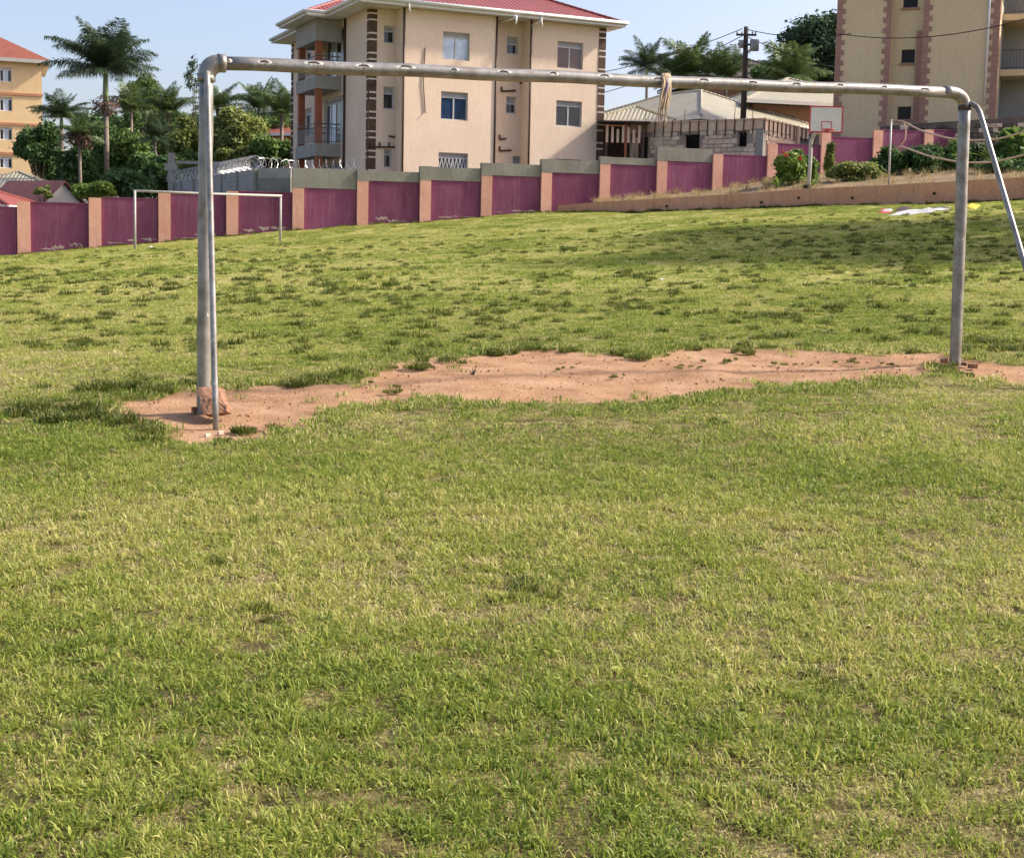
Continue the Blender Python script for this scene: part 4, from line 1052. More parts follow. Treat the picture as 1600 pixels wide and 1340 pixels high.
# stone propped against the left post
def rock(name, label, pts_front, pts_back, parent=None):
    pass
rk = [(307, 612, 9.36), (311, 605, 9.42), (343, 604.5, 9.44), (346, 622, 9.30), (354, 634, 9.2), (354, 643, 9.17), (320, 648, 9.15), (315, 640, 9.2), (313, 622, 9.28)]
bk = [p + np.array([.01, .12, -.03]) for p in [P(*q) for q in rk]]
fr_ = [P(*q) for q in rk]; o0 = fr_[6].copy()
n = len(fr_); vs = [p - o0 for p in fr_] + [p - o0 for p in bk] + [sum(fr_) / n - o0 + np.array([.01, -.03, .012])]
fs = [(i, (i + 1) % n, 2 * n) for i in range(n)] + [(i, n + i, n + (i + 1) % n, (i + 1) % n) for i in range(n)] + [tuple(range(2 * n - 1, n - 1, -1))]
import bmesh
def rough(mb, name, mat, loc, amp, seed, cuts=2):
    me = mb.mesh(name, mat); bm = bmesh.new(); bm.from_mesh(me); bmesh.ops.triangulate(bm, faces=bm.faces)
    bmesh.ops.subdivide_edges(bm, edges=bm.edges, cuts=cuts, use_grid_fill=True); rg = random.Random(seed)
    for v in bm.verts: v.co += Vector((rg.uniform(-1, 1), rg.uniform(-1, 1), rg.uniform(-1, 1))) * amp
    bm.normal_update(); bm.to_mesh(me); bm.free(); return link(name, me, None, loc)
tag(rough(MB().add(vs, fs), 'rock', M['rock'], tuple(o0), .0028, 3, 4), 'reddish stone slab propped against the foot of the left goal post', 'rock')
# small rubble at the feet
def pebble(px, py, s, label, seed, mat='rock'):
    g = ground_hit(px, py); rg = random.Random(seed); mb = MB(); vs = []
    for i in range(8):
        x, y, z = (i & 1) * 2 - 1, (i >> 1 & 1) * 2 - 1, (i >> 2 & 1) * 2 - 1
        vs.append((x * s * rg.uniform(.6, 1), y * s * rg.uniform(.5, .9), z * s * rg.uniform(.35, .6)))
    mb.add(vs, [(0, 2, 3, 1), (4, 5, 7, 6), (0, 1, 5, 4), (1, 3, 7, 5), (3, 2, 6, 7), (2, 0, 4, 6)])
    o = rough(mb, 'stone', M[mat], (g[0], g[1], g[2] + s * .25), s * .06, seed, 1); o.rotation_euler = (0, 0, rg.random() * 6); tag(o, label, 'stone')
pebble(1476, 566, .045, 'small stone left of the right goal post foot', 1)
pebble(1508, 570, .035, 'flat stone right of the right goal post foot', 2)
pebble(1520, 574, .04, 'outermost small stone by the right goal post', 3)
pebble(306, 642, .04, 'small stone left of the propped slab', 4)
pebble(345, 677, .022, 'pale pebble right of the left stay foot', 5, 'stone2')
pebble(325, 681, .02, 'pale pebble left of the left stay foot', 6, 'stone2')
# stump sticking out of the red soil
g = ground_hit(738, 583); rg = random.Random(8)
sm = thing('dry_stump', 'small dry twig stump standing in the red soil', 'stump', tuple(g))
for i in range(5):
    a = rg.random() * 6.28; MB().tube([(0.01 * math.cos(a), .01 * math.sin(a), -.02), (.02 * math.cos(a), .02 * math.sin(a), .015), (.035 * math.cos(a), .035 * math.sin(a), .02 + .025 * rg.random())], [.007, .005, .002], 5).build('twig', M['treebark'], sm)
# rag tied over the crossbar
c = P(1040, bary(1040), Ybar(1040))
rag = thing('rag', 'frayed tan rag tied over the crossbar and hanging down', 'rag', tuple(c)); rg = random.Random(12)
mb = MB()
for i in range(9):
    o_ = (i - 4) * .008; ring = []
    for j in range(13):
        an = 2 * math.pi * j / 12; r = BR + .010 + rg.uniform(-.004, .007)
        ring.append(tuple(bd * (o_ + rg.uniform(-.006, .006)) + np.array([0, -1, 0]) * math.cos(an) * r + np.array([0, 0, 1]) * math.sin(an) * r))
    mb.tube(ring, .007 + rg.uniform(0, .005), 6)
mb.build('knot', M['rag'], rag, True)
for i in range(13):
    x = (i - 6) * .0058; ln = rg.uniform(.16, .33) if i % 3 else .36; y = -BR - .012 - rg.uniform(0, .02)
    pts = [tuple(bd * x + np.array([0, y * .8, .02]))]
    rr = [.008]
    for s in range(1, 8):
        t = s / 7; pts.append(tuple(bd * (x + math.sin(t * 7 + i) * .009 - .025 * t) + np.array([0, y + math.cos(i + 6 * t) * .008, .01 - ln * t]))); rr.append(.012 * (1 - t * .75) * rg.uniform(.6, 1.2))
    MB().tube(pts, rr, 6).build('strand', M['ragblue' if i in (7, 8) else 'rag'], rag, True)

# ================================================================ FAR GOAL
fb = [ground_hit(211, 391), ground_hit(438, 376)]
fl, frr = P(211, 391, 46), P(438, 376, 50)
fl[2] = G(fl[0], fl[1]); frr[2] = G(frr[0], frr[1])
fg = thing('goal_frame', 'small thin goal frame far across the field by the purple wall', 'goal', tuple(fl))
f0 = np.array(fg.location); LL = lambda p: tuple(np.array(p) - f0)
ft = np.array([fl[0], fl[1], zat(fl[0], fl[1], 298)]); fq = np.array([frr[0], frr[1], zat(frr[0], frr[1], 306)])
M['palepole'] = paint('dull_pale_pipe_paint', (.33, .32, .30), (.42, .41, .39), 5, rough=.5, bmp=.05)
MB().tube([LL(fl - [0, 0, .2]), LL(ft)], .042, 10).build('post', M['palepole'], fg, True); MB().tube([LL(frr - [0, 0, .2]), LL(fq)], .042, 10).build('post', M['palepole'], fg, True)
MB().tube([LL(ft - [.04, 0, 0]), LL((ft + fq) / 2 - [0, 0, .015]), LL(fq + [.04, 0, 0])], .04, 10).build('crossbar', M['palepole'], fg, True)

# ================================================================ BASKETBALL HOOP, NET POLE, ROPES
Yh = 54.2; hb = P(1263, 293, Yh); hb[2] = BZ(hb[0], hb[1]) - .1
hp = thing('basketball_hoop', 'basketball hoop with white red edged backboard on a grey pole', 'basketball hoop', tuple(hb)); h0 = hb
HL = lambda px, py, dy=0: tuple(P(px, py, Yh + dy) - h0)
MB().tube([(0, 0, -.1), HL(1266, 250), HL(1267, 222), HL(1271, 212, -.1), HL(1280, 205, -.35)], .075, 10).build('pole', M['hooppole'], hp, True)
MB().tube([HL(1262, 294), tuple(np.array(HL(1262, 294)) + [0, 0, .12])], [.2, .14], 10).build('foot', M['dark'], hp)
MB().tube([HL(1268, 232), HL(1282, 200, -.4)], .03, 6).build('brace', M['pipe'], hp)
bdy = -.5
def hx(px0, py0, px1, py1, dy0, dy1, mat, name, par):
    a = P(px0, py1, Yh + dy0) - h0; b = P(px1, py0, Yh + dy0) - h0
    zl = a[2]; zh = b[2]; return MB().box((a[0], bdy + dy0 - bdy, zl), (b[0], bdy + dy1 - bdy, zh)).build(name, M[mat], par)
bb = hx(1266, 168.5, 1316, 205, bdy, bdy + .03, 'board', 'backboard', hp)
a = P(1266, 205, Yh + bdy) - h0; b = P(1316, 168.5, Yh + bdy) - h0; bw_ = .05
fm = MB(); y0, y1 = bdy - .008, bdy + .038
fm.box((a[0] - bw_, y0, a[2] - bw_), (b[0] + bw_, y1, a[2])); fm.box((a[0] - bw_, y0, b[2]), (b[0] + bw_, y1, b[2] + bw_)); fm.box((a[0] - bw_, y0, a[2]), (a[0], y1, b[2])); fm.box((b[0], y0, a[2]), (b[0] + bw_, y1, b[2])); fm.build('border', M['red'], bb)
a = P(1283, 203, Yh + bdy) - h0; b = P(1300, 190, Yh + bdy) - h0; fm = MB(); w = .03; y0, y1 = bdy - .006, bdy - .001
fm.box((a[0], y0, a[2]), (b[0], y1, a[2] + w)); fm.box((a[0], y0, b[2] - w), (b[0], y1, b[2])); fm.box((a[0], y0, a[2] + w), (a[0] + w, y1, b[2] - w)); fm.box((b[0] - w, y0, a[2] + w), (b[0], y1, b[2] - w)); fm.build('target_square', M['red'], bb)
rc = P(1292, 203.5, Yh + bdy) - h0 + [0, -.27, 0]
MB().tube([tuple(rc + np.array([math.cos(t), math.sin(t), 0]) * .225) for t in np.linspace(0, 2 * math.pi, 25)], .018, 6, False).build('rim', M['red'], hp, True)
MB().box((rc[0] - .06, bdy - .06, rc[2] - .05), (rc[0] + .06, bdy - .001, rc[2] + .02)).build('rim_bracket', M['red'], hp)
nb_ = P(1388.5, 290, 52.9); nb_[2] = BZ(nb_[0], nb_[1]) - .1
npole = MB().tube([(0, 0, 0), tuple(P(1392.5, 187, 52.9) - nb_)], .04, 10).build('net_pole', M['hooppole'], None, True, loc=tuple(nb_)); tag(npole, 'slim grey upright pole on the bank right of the basketball hoop', 'pole')
vn = thing('net_ropes', 'slack dirty pink ropes of a volleyball net strung towards the right', 'rope', tuple(P(1411, 190, 52)))
v0 = np.array(vn.location)
def rope(name, L, r=.03):
    pts = np.array([P(x, y, Yy) for x, y, Yy in L]); t = np.linspace(0, len(L) - 1, 40); k = np.arange(len(L))
    # smooth by Catmull-style resampling
    xs_ = [np.interp(t, k, pts[:, i]) for i in range(3)]
    for _ in range(3): xs_ = [np.concatenate([[q[0]], (q[:-2] + 2 * q[1:-1] + q[2:]) / 4, [q[-1]]]) for q in xs_]
    MB().tube([tuple(np.array(p) - v0) for p in zip(*xs_)], r, 7).build(name, M['rope'], vn, True)
rope('top_rope', [(1411, 190, 52), (1440, 205, 51), (1480, 216, 49.6), (1515, 220, 48.4), (1560, 217.5, 47), (1600, 206, 45.8), (1680, 180, 43)])
rope('bottom_rope', [(1409, 229, 52), (1450, 244, 50.6), (1500, 254, 49), (1550, 254, 47.4), (1600, 242, 45.8), (1680, 222, 43)])
rope('side_rope', [(1412, 190, 52), (1415.5, 204, 52), (1414, 218, 52), (1405, 231, 52.2)], .025)
rope('tie_rope', [(1391.5, 189, 52.9), (1400, 188, 52.5), (1411, 190, 52)], .015)
rope('tie_rope', [(1390, 236, 52.9), (1400, 232, 52.5), (1409, 229, 52)], .015)
far_pole = P(1690, 240, 42.8); fz = G(far_pole[0], far_pole[1])
npo = MB().tube([(0, 0, -.2), (0.02, 0, zat(far_pole[0], far_pole[1], 172) - fz)], .04, 10).build('net_pole', M['hooppole'], None, True, loc=(far_pole[0], far_pole[1], fz)); tag(npo, 'slim grey upright pole beyond the right edge holding the net ropes', 'pole')

# ================================================================ UTILITY POLE AND WIRES
q = P(1161, 190, 74.0); qz = LZ(q[0], q[1])
up_ = thing('utility_pole', 'dark timber utility pole with grey transformer', 'utility pole', (q[0], q[1], qz))
UZ = lambda py: zat(q[0], q[1], py) - qz
MB().tube([(0, 0, -.3), (.0, 0, UZ(120)), (-.02, 0, UZ(42))], [.17, .145, .115], 10).build('pole', M['pole'], up_, True)
MB().box((-.55, -.2, UZ(57)), (.5, -.1, UZ(54))).build('crossarm', M['pole'], up_); MB().box((-.45, -.2, UZ(72)), (.5, -.1, UZ(69))).build('crossarm', M['pole'], up_)
tr = MB().tube([(.42, -.15, UZ(80)), (.42, -.15, UZ(63))], .24, 12).build('transformer', M['transformer'], up_, True)
MB().tube([(-.28, -.15, UZ(76)), (-.28, -.15, UZ(64))], .13, 10).build('fuse_box', M['transformer'], up_, True)
for x in (-.5, -.25, .3, .46): MB().tube([(x, -.15, UZ(54)), (x, -.15, UZ(50))], [.05, .03], 6).build('insulator', M['palewall'], up_)
ptop = np.array([q[0], q[1], qz])
def wire(a, b, sag, label, r=.022):
    pts = []
    for t in np.linspace(0, 1, 24): pts.append(a * (1 - t) + b * t - np.array([0, 0, sag * 4 * t * (1 - t)]))
    o = MB().tube([tuple(p - a) for p in pts], r, 5).build('overhead_wire', M['wire'], None, loc=tuple(a)); tag(o, label, 'wire', 'overhead wires')
T1 = P(1160, 45, 74); T2 = P(1166, 46, 74)
wire(T1, P(880, 122, 88), .4, 'overhead wire from the utility pole down left behind the cream building')
wire(P(1162, 55, 74), P(880, 158, 92), .5, 'lower thin wire running left from the utility pole')
wire(T2, P(1330, 53, 66), .25, 'upper overhead wire from the utility pole right to the tan building')
wire(P(1168, 58, 74), P(1320, 108, 80), .2, 'lower overhead wire sloping down right from the utility pole')
wire(P(1310, 53, 66), P(1640, 18, 58), .55, 'cable slung across the front of the tan building')

# ================================================================ CLOTHES AND LITTER ON THE GRASS
def cloth(name, label, mat, pix, lift=.05, seed=1, cat='cloth', group=None, thick=.05):
    pts = [ground_hit(*p) for p in pix]; rg = random.Random(seed); c = sum(pts) / len(pts)
    n = len(pts); vs = []; rings = 4
    for r in range(rings + 1):
        k = 1 - r / rings
        for p in pts:
            v = c + (p - c) * k * (1 + rg.uniform(-.06, .06)); z = G(v[0], v[1]) + (.01 if r == 0 else lift * rg.uniform(.4, 1.3))
            vs.append((v[0] - c[0], v[1] - c[1], z - c[2]))
    fs = [(r * n + i, r * n + (i + 1) % n, (r + 1) * n + (i + 1) % n, (r + 1) * n + i) for r in range(rings) for i in range(n)]
    o = MB().add(vs, fs).build(name, M[mat], None, True, loc=tuple(c)); tag(o, label, cat, group); return o
cloth('spread_cloth', 'long white cloth spread on the grass left of the right goal post', 'clothwhite', [(1386, 338), (1393, 335), (1402, 332), (1415, 331), (1428, 328.5), (1440, 328), (1455, 325), (1470, 325.5), (1488, 323), (1489, 327), (1475, 329), (1462, 330), (1452, 333), (1436, 333.5), (1420, 337), (1402, 336.5)], .05, 1)
cloth('spread_cloth', 'small white cloth lying left of the long white cloth', 'clothwhite', [(1377, 331), (1388, 326), (1396, 329), (1388, 333)], .05, 2)
cloth('spread_cloth', 'red cloth beside the white cloths on the grass', 'clothred', [(1371, 332), (1378, 326), (1390, 327), (1392, 333), (1380, 334)], .03, 3)
cloth('spread_cloth', 'dark maroon cloth bundled between the white cloths', 'clothdark', [(1398, 331), (1405, 325), (1425, 325), (1418, 331)], .06, 4)
cloth('spread_cloth', 'yellow cloth lying right of the right goal post', 'clothyellow', [(1510, 324), (1518, 319), (1532, 322), (1524, 327)], .05, 5)
for i, (px, py, s, lb) in enumerate(((1034, 437, .1, 'white scrap of litter on the grass in mid field'), (905, 352, .12, 'white scrap of litter near the purple wall'), (948, 363, .09, 'tiny white scrap right of mid field'),
                                    (236, 386, .3, 'flat white litter at the wall foot inside the far goal'), (1068, 745, .022, 'white scrap of paper in the foreground grass'), (176, 705, .02, 'white scrap of paper left of the goal'),
                                    (1474, 1180, .012, 'tiny white petal at the bottom right of the grass'))):
    cloth('litter', lb, 'paper', [(px - 700 * s / ground_hit(px, py)[1], py), (px, py - 260 * s / ground_hit(px, py)[1]), (px + 700 * s / ground_hit(px, py)[1], py), (px, py + 250 * s / ground_hit(px, py)[1])], s * .08, i, 'litter', 'litter scraps')

# ================================================================ TREES, PALMS, SHRUBS
def leaves(centres, radii, n, size, seed, flat=.0, aspect=.5, shell=.55):
    """leaf faces scattered through a set of ellipsoidal clumps -> V, F, shade"""
    rg = np.random.default_rng(seed); C = np.array(centres, float); Rr = np.array(radii, float)
    vol = Rr.prod(1) ** (2 / 3); idx = rg.choice(len(C), n, p=vol / vol.sum())
    d = rg.normal(size=(n, 3)); d /= np.linalg.norm(d, axis=1)[:, None]
    r = shell + (1 - shell) * rg.random(n) ** .7; r *= np.where(rg.random(n) < .4, rg.uniform(.3, 1.42, n), 1)
    p = C[idx] + d * r[:, None] * Rr[idx]
    nrm = d * .6 + rg.normal(size=(n, 3)) * .55 + np.array([0, 0, .35]); nrm /= np.linalg.norm(nrm, axis=1)[:, None]
    t = np.cross(nrm, rg.normal(size=(n, 3))); t /= np.linalg.norm(t, axis=1)[:, None]; b = np.cross(nrm, t)
    s = size * rg.uniform(.6, 1.4, n)[:, None]
    V = np.stack([p - t * s * .5, p + b * s * aspect * .5 + nrm * s * .08, p + t * s * .5 - nrm * s * .06, p - b * s * aspect * .5 + nrm * s * .08], 1).reshape(-1, 3)
    F = np.arange(4 * n).reshape(n, 4)
    cl = rg.random(len(C)); sh = np.clip(.45 * cl[idx] + .6 * rg.random(n) - .02, 0, 1)
    return V, F, np.repeat(sh, 4)
M['fol_dark'] = foliage('dark_green_leaves', (0.036, 0.071, 0.024), (0.135, 0.245, 0.071), .35)
M['fol_mid'] = foliage('mid_green_leaves', (0.057, 0.110, 0.029), (0.236, 0.362, 0.088), .35)
M['fol_olive'] = foliage('olive_green_leaves', (0.090, 0.126, 0.033), (0.355, 0.396, 0.110), .35)
M['fol_bright'] = foliage('fresh_green_leaves', (.10, .17, .028), (.28, .38, .08), .35)
M['fol_grey'] = foliage('grey_green_leaves', (.035, .065, .036), (.11, .165, .085))
M['fol_hazy'] = foliage('deep_green_canopy', (0.018, 0.043, 0.022), (0.068, 0.128, 0.061), .35)
M['petal'] = foliage('red_petals', (.35, .03, .03), (.6, .09, .07))
def blobs(c, rx, ry, rz, n, seed, k=.45):
    rg = random.Random(seed); cs, rs = [], []
    for i in range(n):
        a = rg.uniform(0, 2 * math.pi); h = rg.uniform(-.85, .9); q_ = math.sqrt(max(0, 1 - h * h)) * rg.uniform(.45, .85)
        cs.append((c[0] + rx * q_ * math.cos(a), c[1] + ry * q_ * math.sin(a), c[2] + rz * h * .72)); s = rg.uniform(.7, 1.25) * k
        rs.append((rx * s, ry * s, rz * s * .85))
    return cs, rs
def tree(name, label, px, py, Yd, rpx, hpx, mat, seed, n=3200, leaf=.26, nb=14, cat='tree', group=None, trunk=True, zbase=None, aspect=.5, k=.45, tilt=0):
    c = P(px, py, Yd); s = Yd / F_PX; rx, rz_ = rpx * s, hpx * s
    bx_, by_ = c[0] + tilt, c[1]; bz = LZ(bx_, by_) if zbase is None else zbase
    root = thing(name, label, cat, (bx_, by_, bz), 0, group)
    cc = np.array([c[0] - bx_, 0, c[2] - bz]); rg = random.Random(seed)
    cs, rs = blobs(cc, rx, rx * .85, rz_, nb, seed, k)
    V, F, sh = leaves(cs, rs, int(n * 2.0), leaf * 1.1, seed, aspect=max(aspect, .6))
    link('crown', fast_mesh('crown', V, F, M[mat], {'shade': sh}), root)
    if trunk:
        h = max(cc[2] - rz_ * .3, .3); r0 = max(.05, .07 * rx)
        MB().tube([(0, 0, -.2), (.03 * h * rg.uniform(-1, 1), 0, h * .5), (cc[0] * .8, 0, h)], [r0, r0 * .8, r0 * .6], 8).build('trunk', M['treebark'], root, True)
        for i in range(5):
            t = cs[i % len(cs)]; MB().tube([(cc[0] * .5, 0, h * .6), ((t[0] + cc[0] * .5) / 2, t[1] / 2, (t[2] + h * .6) / 2 + .1), t], [r0 * .5, r0 * .35, r0 * .12], 6).build('limb', M['treebark'], root, True)
    return root
# --- left grove
tree('broadleaf_tree', 'dark broadleaf tree right beside the orange apartment block', 62, 236, 88, 36, 42, 'fol_dark', 11, 4200)
tree('broadleaf_tree', 'tall dark conical tree right of the tallest palm', 217, 158, 100, 30, 45, 'fol_mid', 12, 3600, nb=16)
tree('broadleaf_tree', 'dense mid green tree below the tallest palm trunk', 190, 250, 84, 46, 50, 'fol_mid', 13, 5200, nb=20)
tree('broadleaf_tree', 'dark tree just left of the concrete post and beam', 236, 272, 78, 36, 40, 'fol_dark', 14, 4200)
tree('broadleaf_tree', 'dark low tree behind the bright green bush', 120, 272, 82, 36, 38, 'fol_dark', 15, 4000)
tree('broadleaf_tree', 'olive tree left of the near goal post', 288, 218, 86, 32, 40, 'fol_olive', 16, 3800)
tree('broadleaf_tree', 'sunny olive tree right of the near goal post', 372, 214, 84, 42, 42, 'fol_olive', 17, 5200, nb=20)
tree('broadleaf_tree', 'olive green tree behind the razor wire beside the cream building', 428, 240, 82, 34, 30, 'fol_mid', 18, 3600)
tree('broadleaf_tree', 'dark tree filling the gap behind the left grove', 250, 205, 104, 46, 40, 'fol_dark', 21, 3600)
tree('broadleaf_tree', 'dark tree behind the olive trees near the cream building', 335, 215, 104, 48, 38, 'fol_dark', 22, 3600)
tree('broadleaf_tree', 'dark bushy tree right of the bright green bush', 200, 292, 74, 40, 26, 'fol_dark', 24, 4200, nb=16)
tree('broadleaf_tree', 'low dark tree below the palm beside the orange building', 88, 262, 92, 34, 36, 'fol_dark', 25, 3600, nb=14)
tree('broadleaf_tree', 'low olive tree behind the block wall left of the near goal post', 300, 262, 84, 40, 28, 'fol_mid', 26, 4200, nb=16)
tree('broadleaf_tree', 'low green tree behind the razor wire right of the near goal post', 378, 250, 83, 44, 26, 'fol_olive', 27, 4600, nb=16)
tree('broadleaf_tree', 'dark backdrop tree between the tallest palm and the conical tree', 165, 215, 106, 52, 42, 'fol_dark', 28, 4200, nb=18)
tree('broadleaf_tree', 'hazy tree low behind the cream building edge', 415, 205, 112, 44, 36, 'fol_mid', 29, 3600, nb=16)
tree('slender_tree', 'slender open crowned tree whose top shows above the near goal elbow', 304, 118, 98, 15, 32, 'fol_grey', 19, 190, leaf=.2, nb=13, k=.42)
tree('leafy_bush', 'bright green leafy bush standing over the purple wall', 146, 296, 62, 30, 17, 'fol_bright', 20, 2600, leaf=.16, nb=12, cat='bush', aspect=.6)
tree('dry_shrub', 'thin yellowish shrub in front of the maroon roof', 68, 300, 64, 16, 12, 'fol_olive', 23, 170, leaf=.14, nb=6, cat='shrub')
# --- right side
tree('broadleaf_tree', 'huge dark domed tree behind the tan building', 1300, 84, 125, 92, 66, 'fol_hazy', 31, 12000, leaf=.36, nb=34, k=.33)
tree('broadleaf_tree', 'dark tree at the foot of the domed tree behind the palms', 1150, 132, 112, 40, 22, 'fol_dark', 32, 3000, nb=12)
tree('broadleaf_tree', 'grey green tree behind the right hand palms', 1085, 112, 108, 38, 28, 'fol_grey', 33, 2600, nb=12)
tree('broadleaf_tree', 'dark green tree left of the second bungalow', 1215, 118, 104, 34, 24, 'fol_dark', 34, 2600, nb=12)
def bankz(px, Yd): p = P(px, 280, Yd); return BZ(p[0], p[1]) - .05
tree('flowering_bush', 'glossy green bush with a red flower left of the basketball pole', 1236, 264, 57, 24, 26, 'fol_bright', 41, 2600, leaf=.17, nb=14, cat='bush', zbase=bankz(1236, 57), aspect=.45)
tree('broadleaf_bush', 'dark green bush right behind the basketball pole', 1252, 262, 58, 24, 28, 'fol_mid', 42, 2000, leaf=.17, nb=12, cat='bush', zbase=bankz(1252, 58))
tree('low_bush', 'rounded olive bush between the basketball pole and net pole', 1338, 272, 56.5, 40, 22, 'fol_olive', 43, 3400, leaf=.12, nb=16, cat='bush', zbase=bankz(1338, 56.5), aspect=.35)
tree('low_bush', 'dark bush behind the net pole', 1395, 258, 58.5, 34, 30, 'fol_dark', 44, 2400, leaf=.15, nb=14, cat='bush', zbase=bankz(1395, 58.5))
tree('low_bush', 'dark green bush halfway between net pole and right goal post', 1440, 256, 58, 36, 32, 'fol_dark', 45, 2600, leaf=.15, nb=14, cat='bush', zbase=bankz(1440, 58))
tree('low_bush', 'dark bush directly behind the right goal post', 1485, 252, 58.5, 34, 33, 'fol_mid', 46, 2400, leaf=.15, nb=14, cat='bush', zbase=bankz(1485, 58.5))
tree('low_bush', 'greyish bush seen between the right post and its stay', 1530, 250, 59, 28, 26, 'fol_grey', 47, 1800, leaf=.15, nb=12, cat='bush', zbase=bankz(1530, 59))
tree('low_bush', 'dark leafy bush at the right edge below the balconies', 1585, 232, 57, 30, 34, 'fol_mid', 48, 3200, leaf=.2, nb=16, cat='bush', zbase=bankz(1585, 57))
tree('low_bush', 'low dark bush at the far right foot of the bank', 1575, 262, 55, 40, 20, 'fol_dark', 49, 2000, leaf=.15, nb=12, cat='bush', zbase=bankz(1575, 55))
tree('climbing_shrub', 'dry brown green creeper on the pillar behind the basketball hoop', 1296, 252, 60.2, 8, 30, 'fol_olive', 50, 420, leaf=.14, nb=8, cat='shrub', zbase=bankz(1296, 60))
# red flowers belong to the flowering bush
fbush = next(o for o in bpy.data.objects if o.name == 'flowering_bush'); rg = random.Random(5)
for i, (px, py) in enumerate(((1224, 238), (1229, 243), (1250, 247))):
    c = P(px, py, 56.2) - np.array(fbush.location); V, F, sh = leaves([c], [(.08, .08, .08)], 14, .09, 60 + i, aspect=.8)
    link('flower', fast_mesh('flower', V, F, M['petal'], {'shade': sh}), fbush)
# broad-leaved plants at the right edge
def blade_plant(name, label, px, py_top, Yd, n, L, mat, seed, zbase, width=.16):
    p = P(px, 260, Yd); root = thing(name, label, 'plant', (p[0], p[1], zbase)); rg = random.Random(seed)
    for i in range(n):
        a = rg.uniform(0, 6.28); e = rg.uniform(.5, 1.35); ln = L * rg.uniform(.7, 1.1); V = []; sh = []
        m_ = 7
        for j in range(m_ + 1):
            t = j / m_; x = ln * (t * math.cos(e) + .35 * t * t); z = ln * (t * math.sin(e) - .35 * t * t); w = width * math.sin(math.pi * min(1, .08 + t * .92)) * .5
            V += [(x * math.cos(a) - w * math.sin(a), x * math.sin(a) + w * math.cos(a), z + w * .3), (x * math.cos(a) + w * math.sin(a), x * math.sin(a) - w * math.cos(a), z + w * .3)]; sh += [rg.random()] * 2
        F = [(2 * j, 2 * j + 1, 2 * j + 3, 2 * j + 2) for j in range(m_)]
        link('leaf', fast_mesh('leaf', np.array(V), np.array(F), M[mat], {'shade': np.full(len(V), rg.random())}, True), root)
for i, (px, Yd, L, lb) in enumerate(((1556, 58, 1.6, 'broad leaved plant right of the goal stay near the terrace wall'), (1588, 57, 2.0, 'tall broad leaved plant at the right edge of the bank'), (1218, 56.3, 1.0, 'strappy young plant at the left foot of the flowering bush'), (1272, 55.6, .7, 'small strappy plant right of the basketball pole foot'))):
    blade_plant('broadleaf_plant', lb, px, 0, Yd, 16, L, 'fol_bright' if i != 1 else 'fol_mid', 70 + i, bankz(px, Yd) + (.5 if i == 1 else 0), .22 if L > 1.2 else .1)

# --- palms: frond meshes shared between palms
M['palm'] = foliage('palm_green', (0.037, 0.073, 0.025), (0.200, 0.275, 0.094), .3, .4, .5)
M['palmdark'] = foliage('palm_dark_green', (0.027, 0.053, 0.027), (0.125, 0.181, 0.088), .3, .4, .5)
def frond_mesh(a0, bend, seed, mat, droop=.5, nst=30, llen=.26):
    rg = random.Random(seed); V, F, sh = [], [], []
    pts = []; x = z = 0; st = 1 / nst
    for i in range(nst + 1):
        t = i / nst; th = a0 - bend * t ** 1.5; pts.append((x, z, th)); x += st * math.cos(th); z += st * math.sin(th)
    for i in range(nst):
        r = .016 * (1 - i / nst) + .003; x0, z0, t0 = pts[i]; x1, z1, t1 = pts[i + 1]; b = len(V)
        V += [(x0, -r, z0), (x0, r, z0), (x1, r * .9, z1), (x1, -r * .9, z1)]; F.append((b, b + 1, b + 2, b + 3)); sh += [.9] * 4
    for i in range(3, nst + 1):
        t = i / nst; x0, z0, th = pts[i]; ll = llen * (.45 + .75 * math.sin(math.pi * min(1, t * .9 + .08))) * (1 if t < .85 else .75)
        for s in (-1, 1):
            for rep in range(3):
                fw_ = rg.uniform(.25, .6); dn = droop * rg.uniform(.3, 1.4); q_ = np.array([math.cos(th) * fw_, s * 1.0, math.sin(th) * fw_ + rg.uniform(-.1, .45) - dn * .3]); q_ /= np.linalg.norm(q_)
                q2 = q_ * .6 + np.array([.1, 0, -dn]); q2 /= np.linalg.norm(q2); c0_ = np.array([x0 + rg.uniform(-.01, .01), 0, z0]); m_ = c0_ + q_ * ll * .5; e_ = m_ + q2 * ll * .55
                w = np.array([math.cos(th), 0, math.sin(th)]) * .0095; b = len(V)
                V += [tuple(c0_ - w * .5), tuple(c0_ + w * .5), tuple(m_ + w * .8), tuple(m_ - w * .8), tuple(e_)]; F += [(b, b + 1, b + 2, b + 3)]; F += [(b + 3, b + 2, b + 4, b + 4)]; sh += [rg.random()] * 5
    me = bpy.data.meshes.new('frond'); me.from_pydata([tuple(v) for v in V], [], [f if f[2] != f[3] else f[:3] for f in F]); at = me.attributes.new('shade', 'FLOAT', 'POINT'); at.data.foreach_set('value', np.array(sh, np.float32)); me.materials.append(M[mat]); me.update(); return me
FR = {}
for mn in ('palm', 'palmdark'):
    FR[mn] = {'up': [frond_mesh(1.35, .55, 1, mn, .35), frond_mesh(1.2, .8, 2, mn, .4)], 'mid': [frond_mesh(.95, .95, 3, mn, .55), frond_mesh(.75, 1.0, 4, mn, .6)], 'low': [frond_mesh(.35, .75, 5, mn, .8), frond_mesh(.1, .7, 6, mn, .9)]}
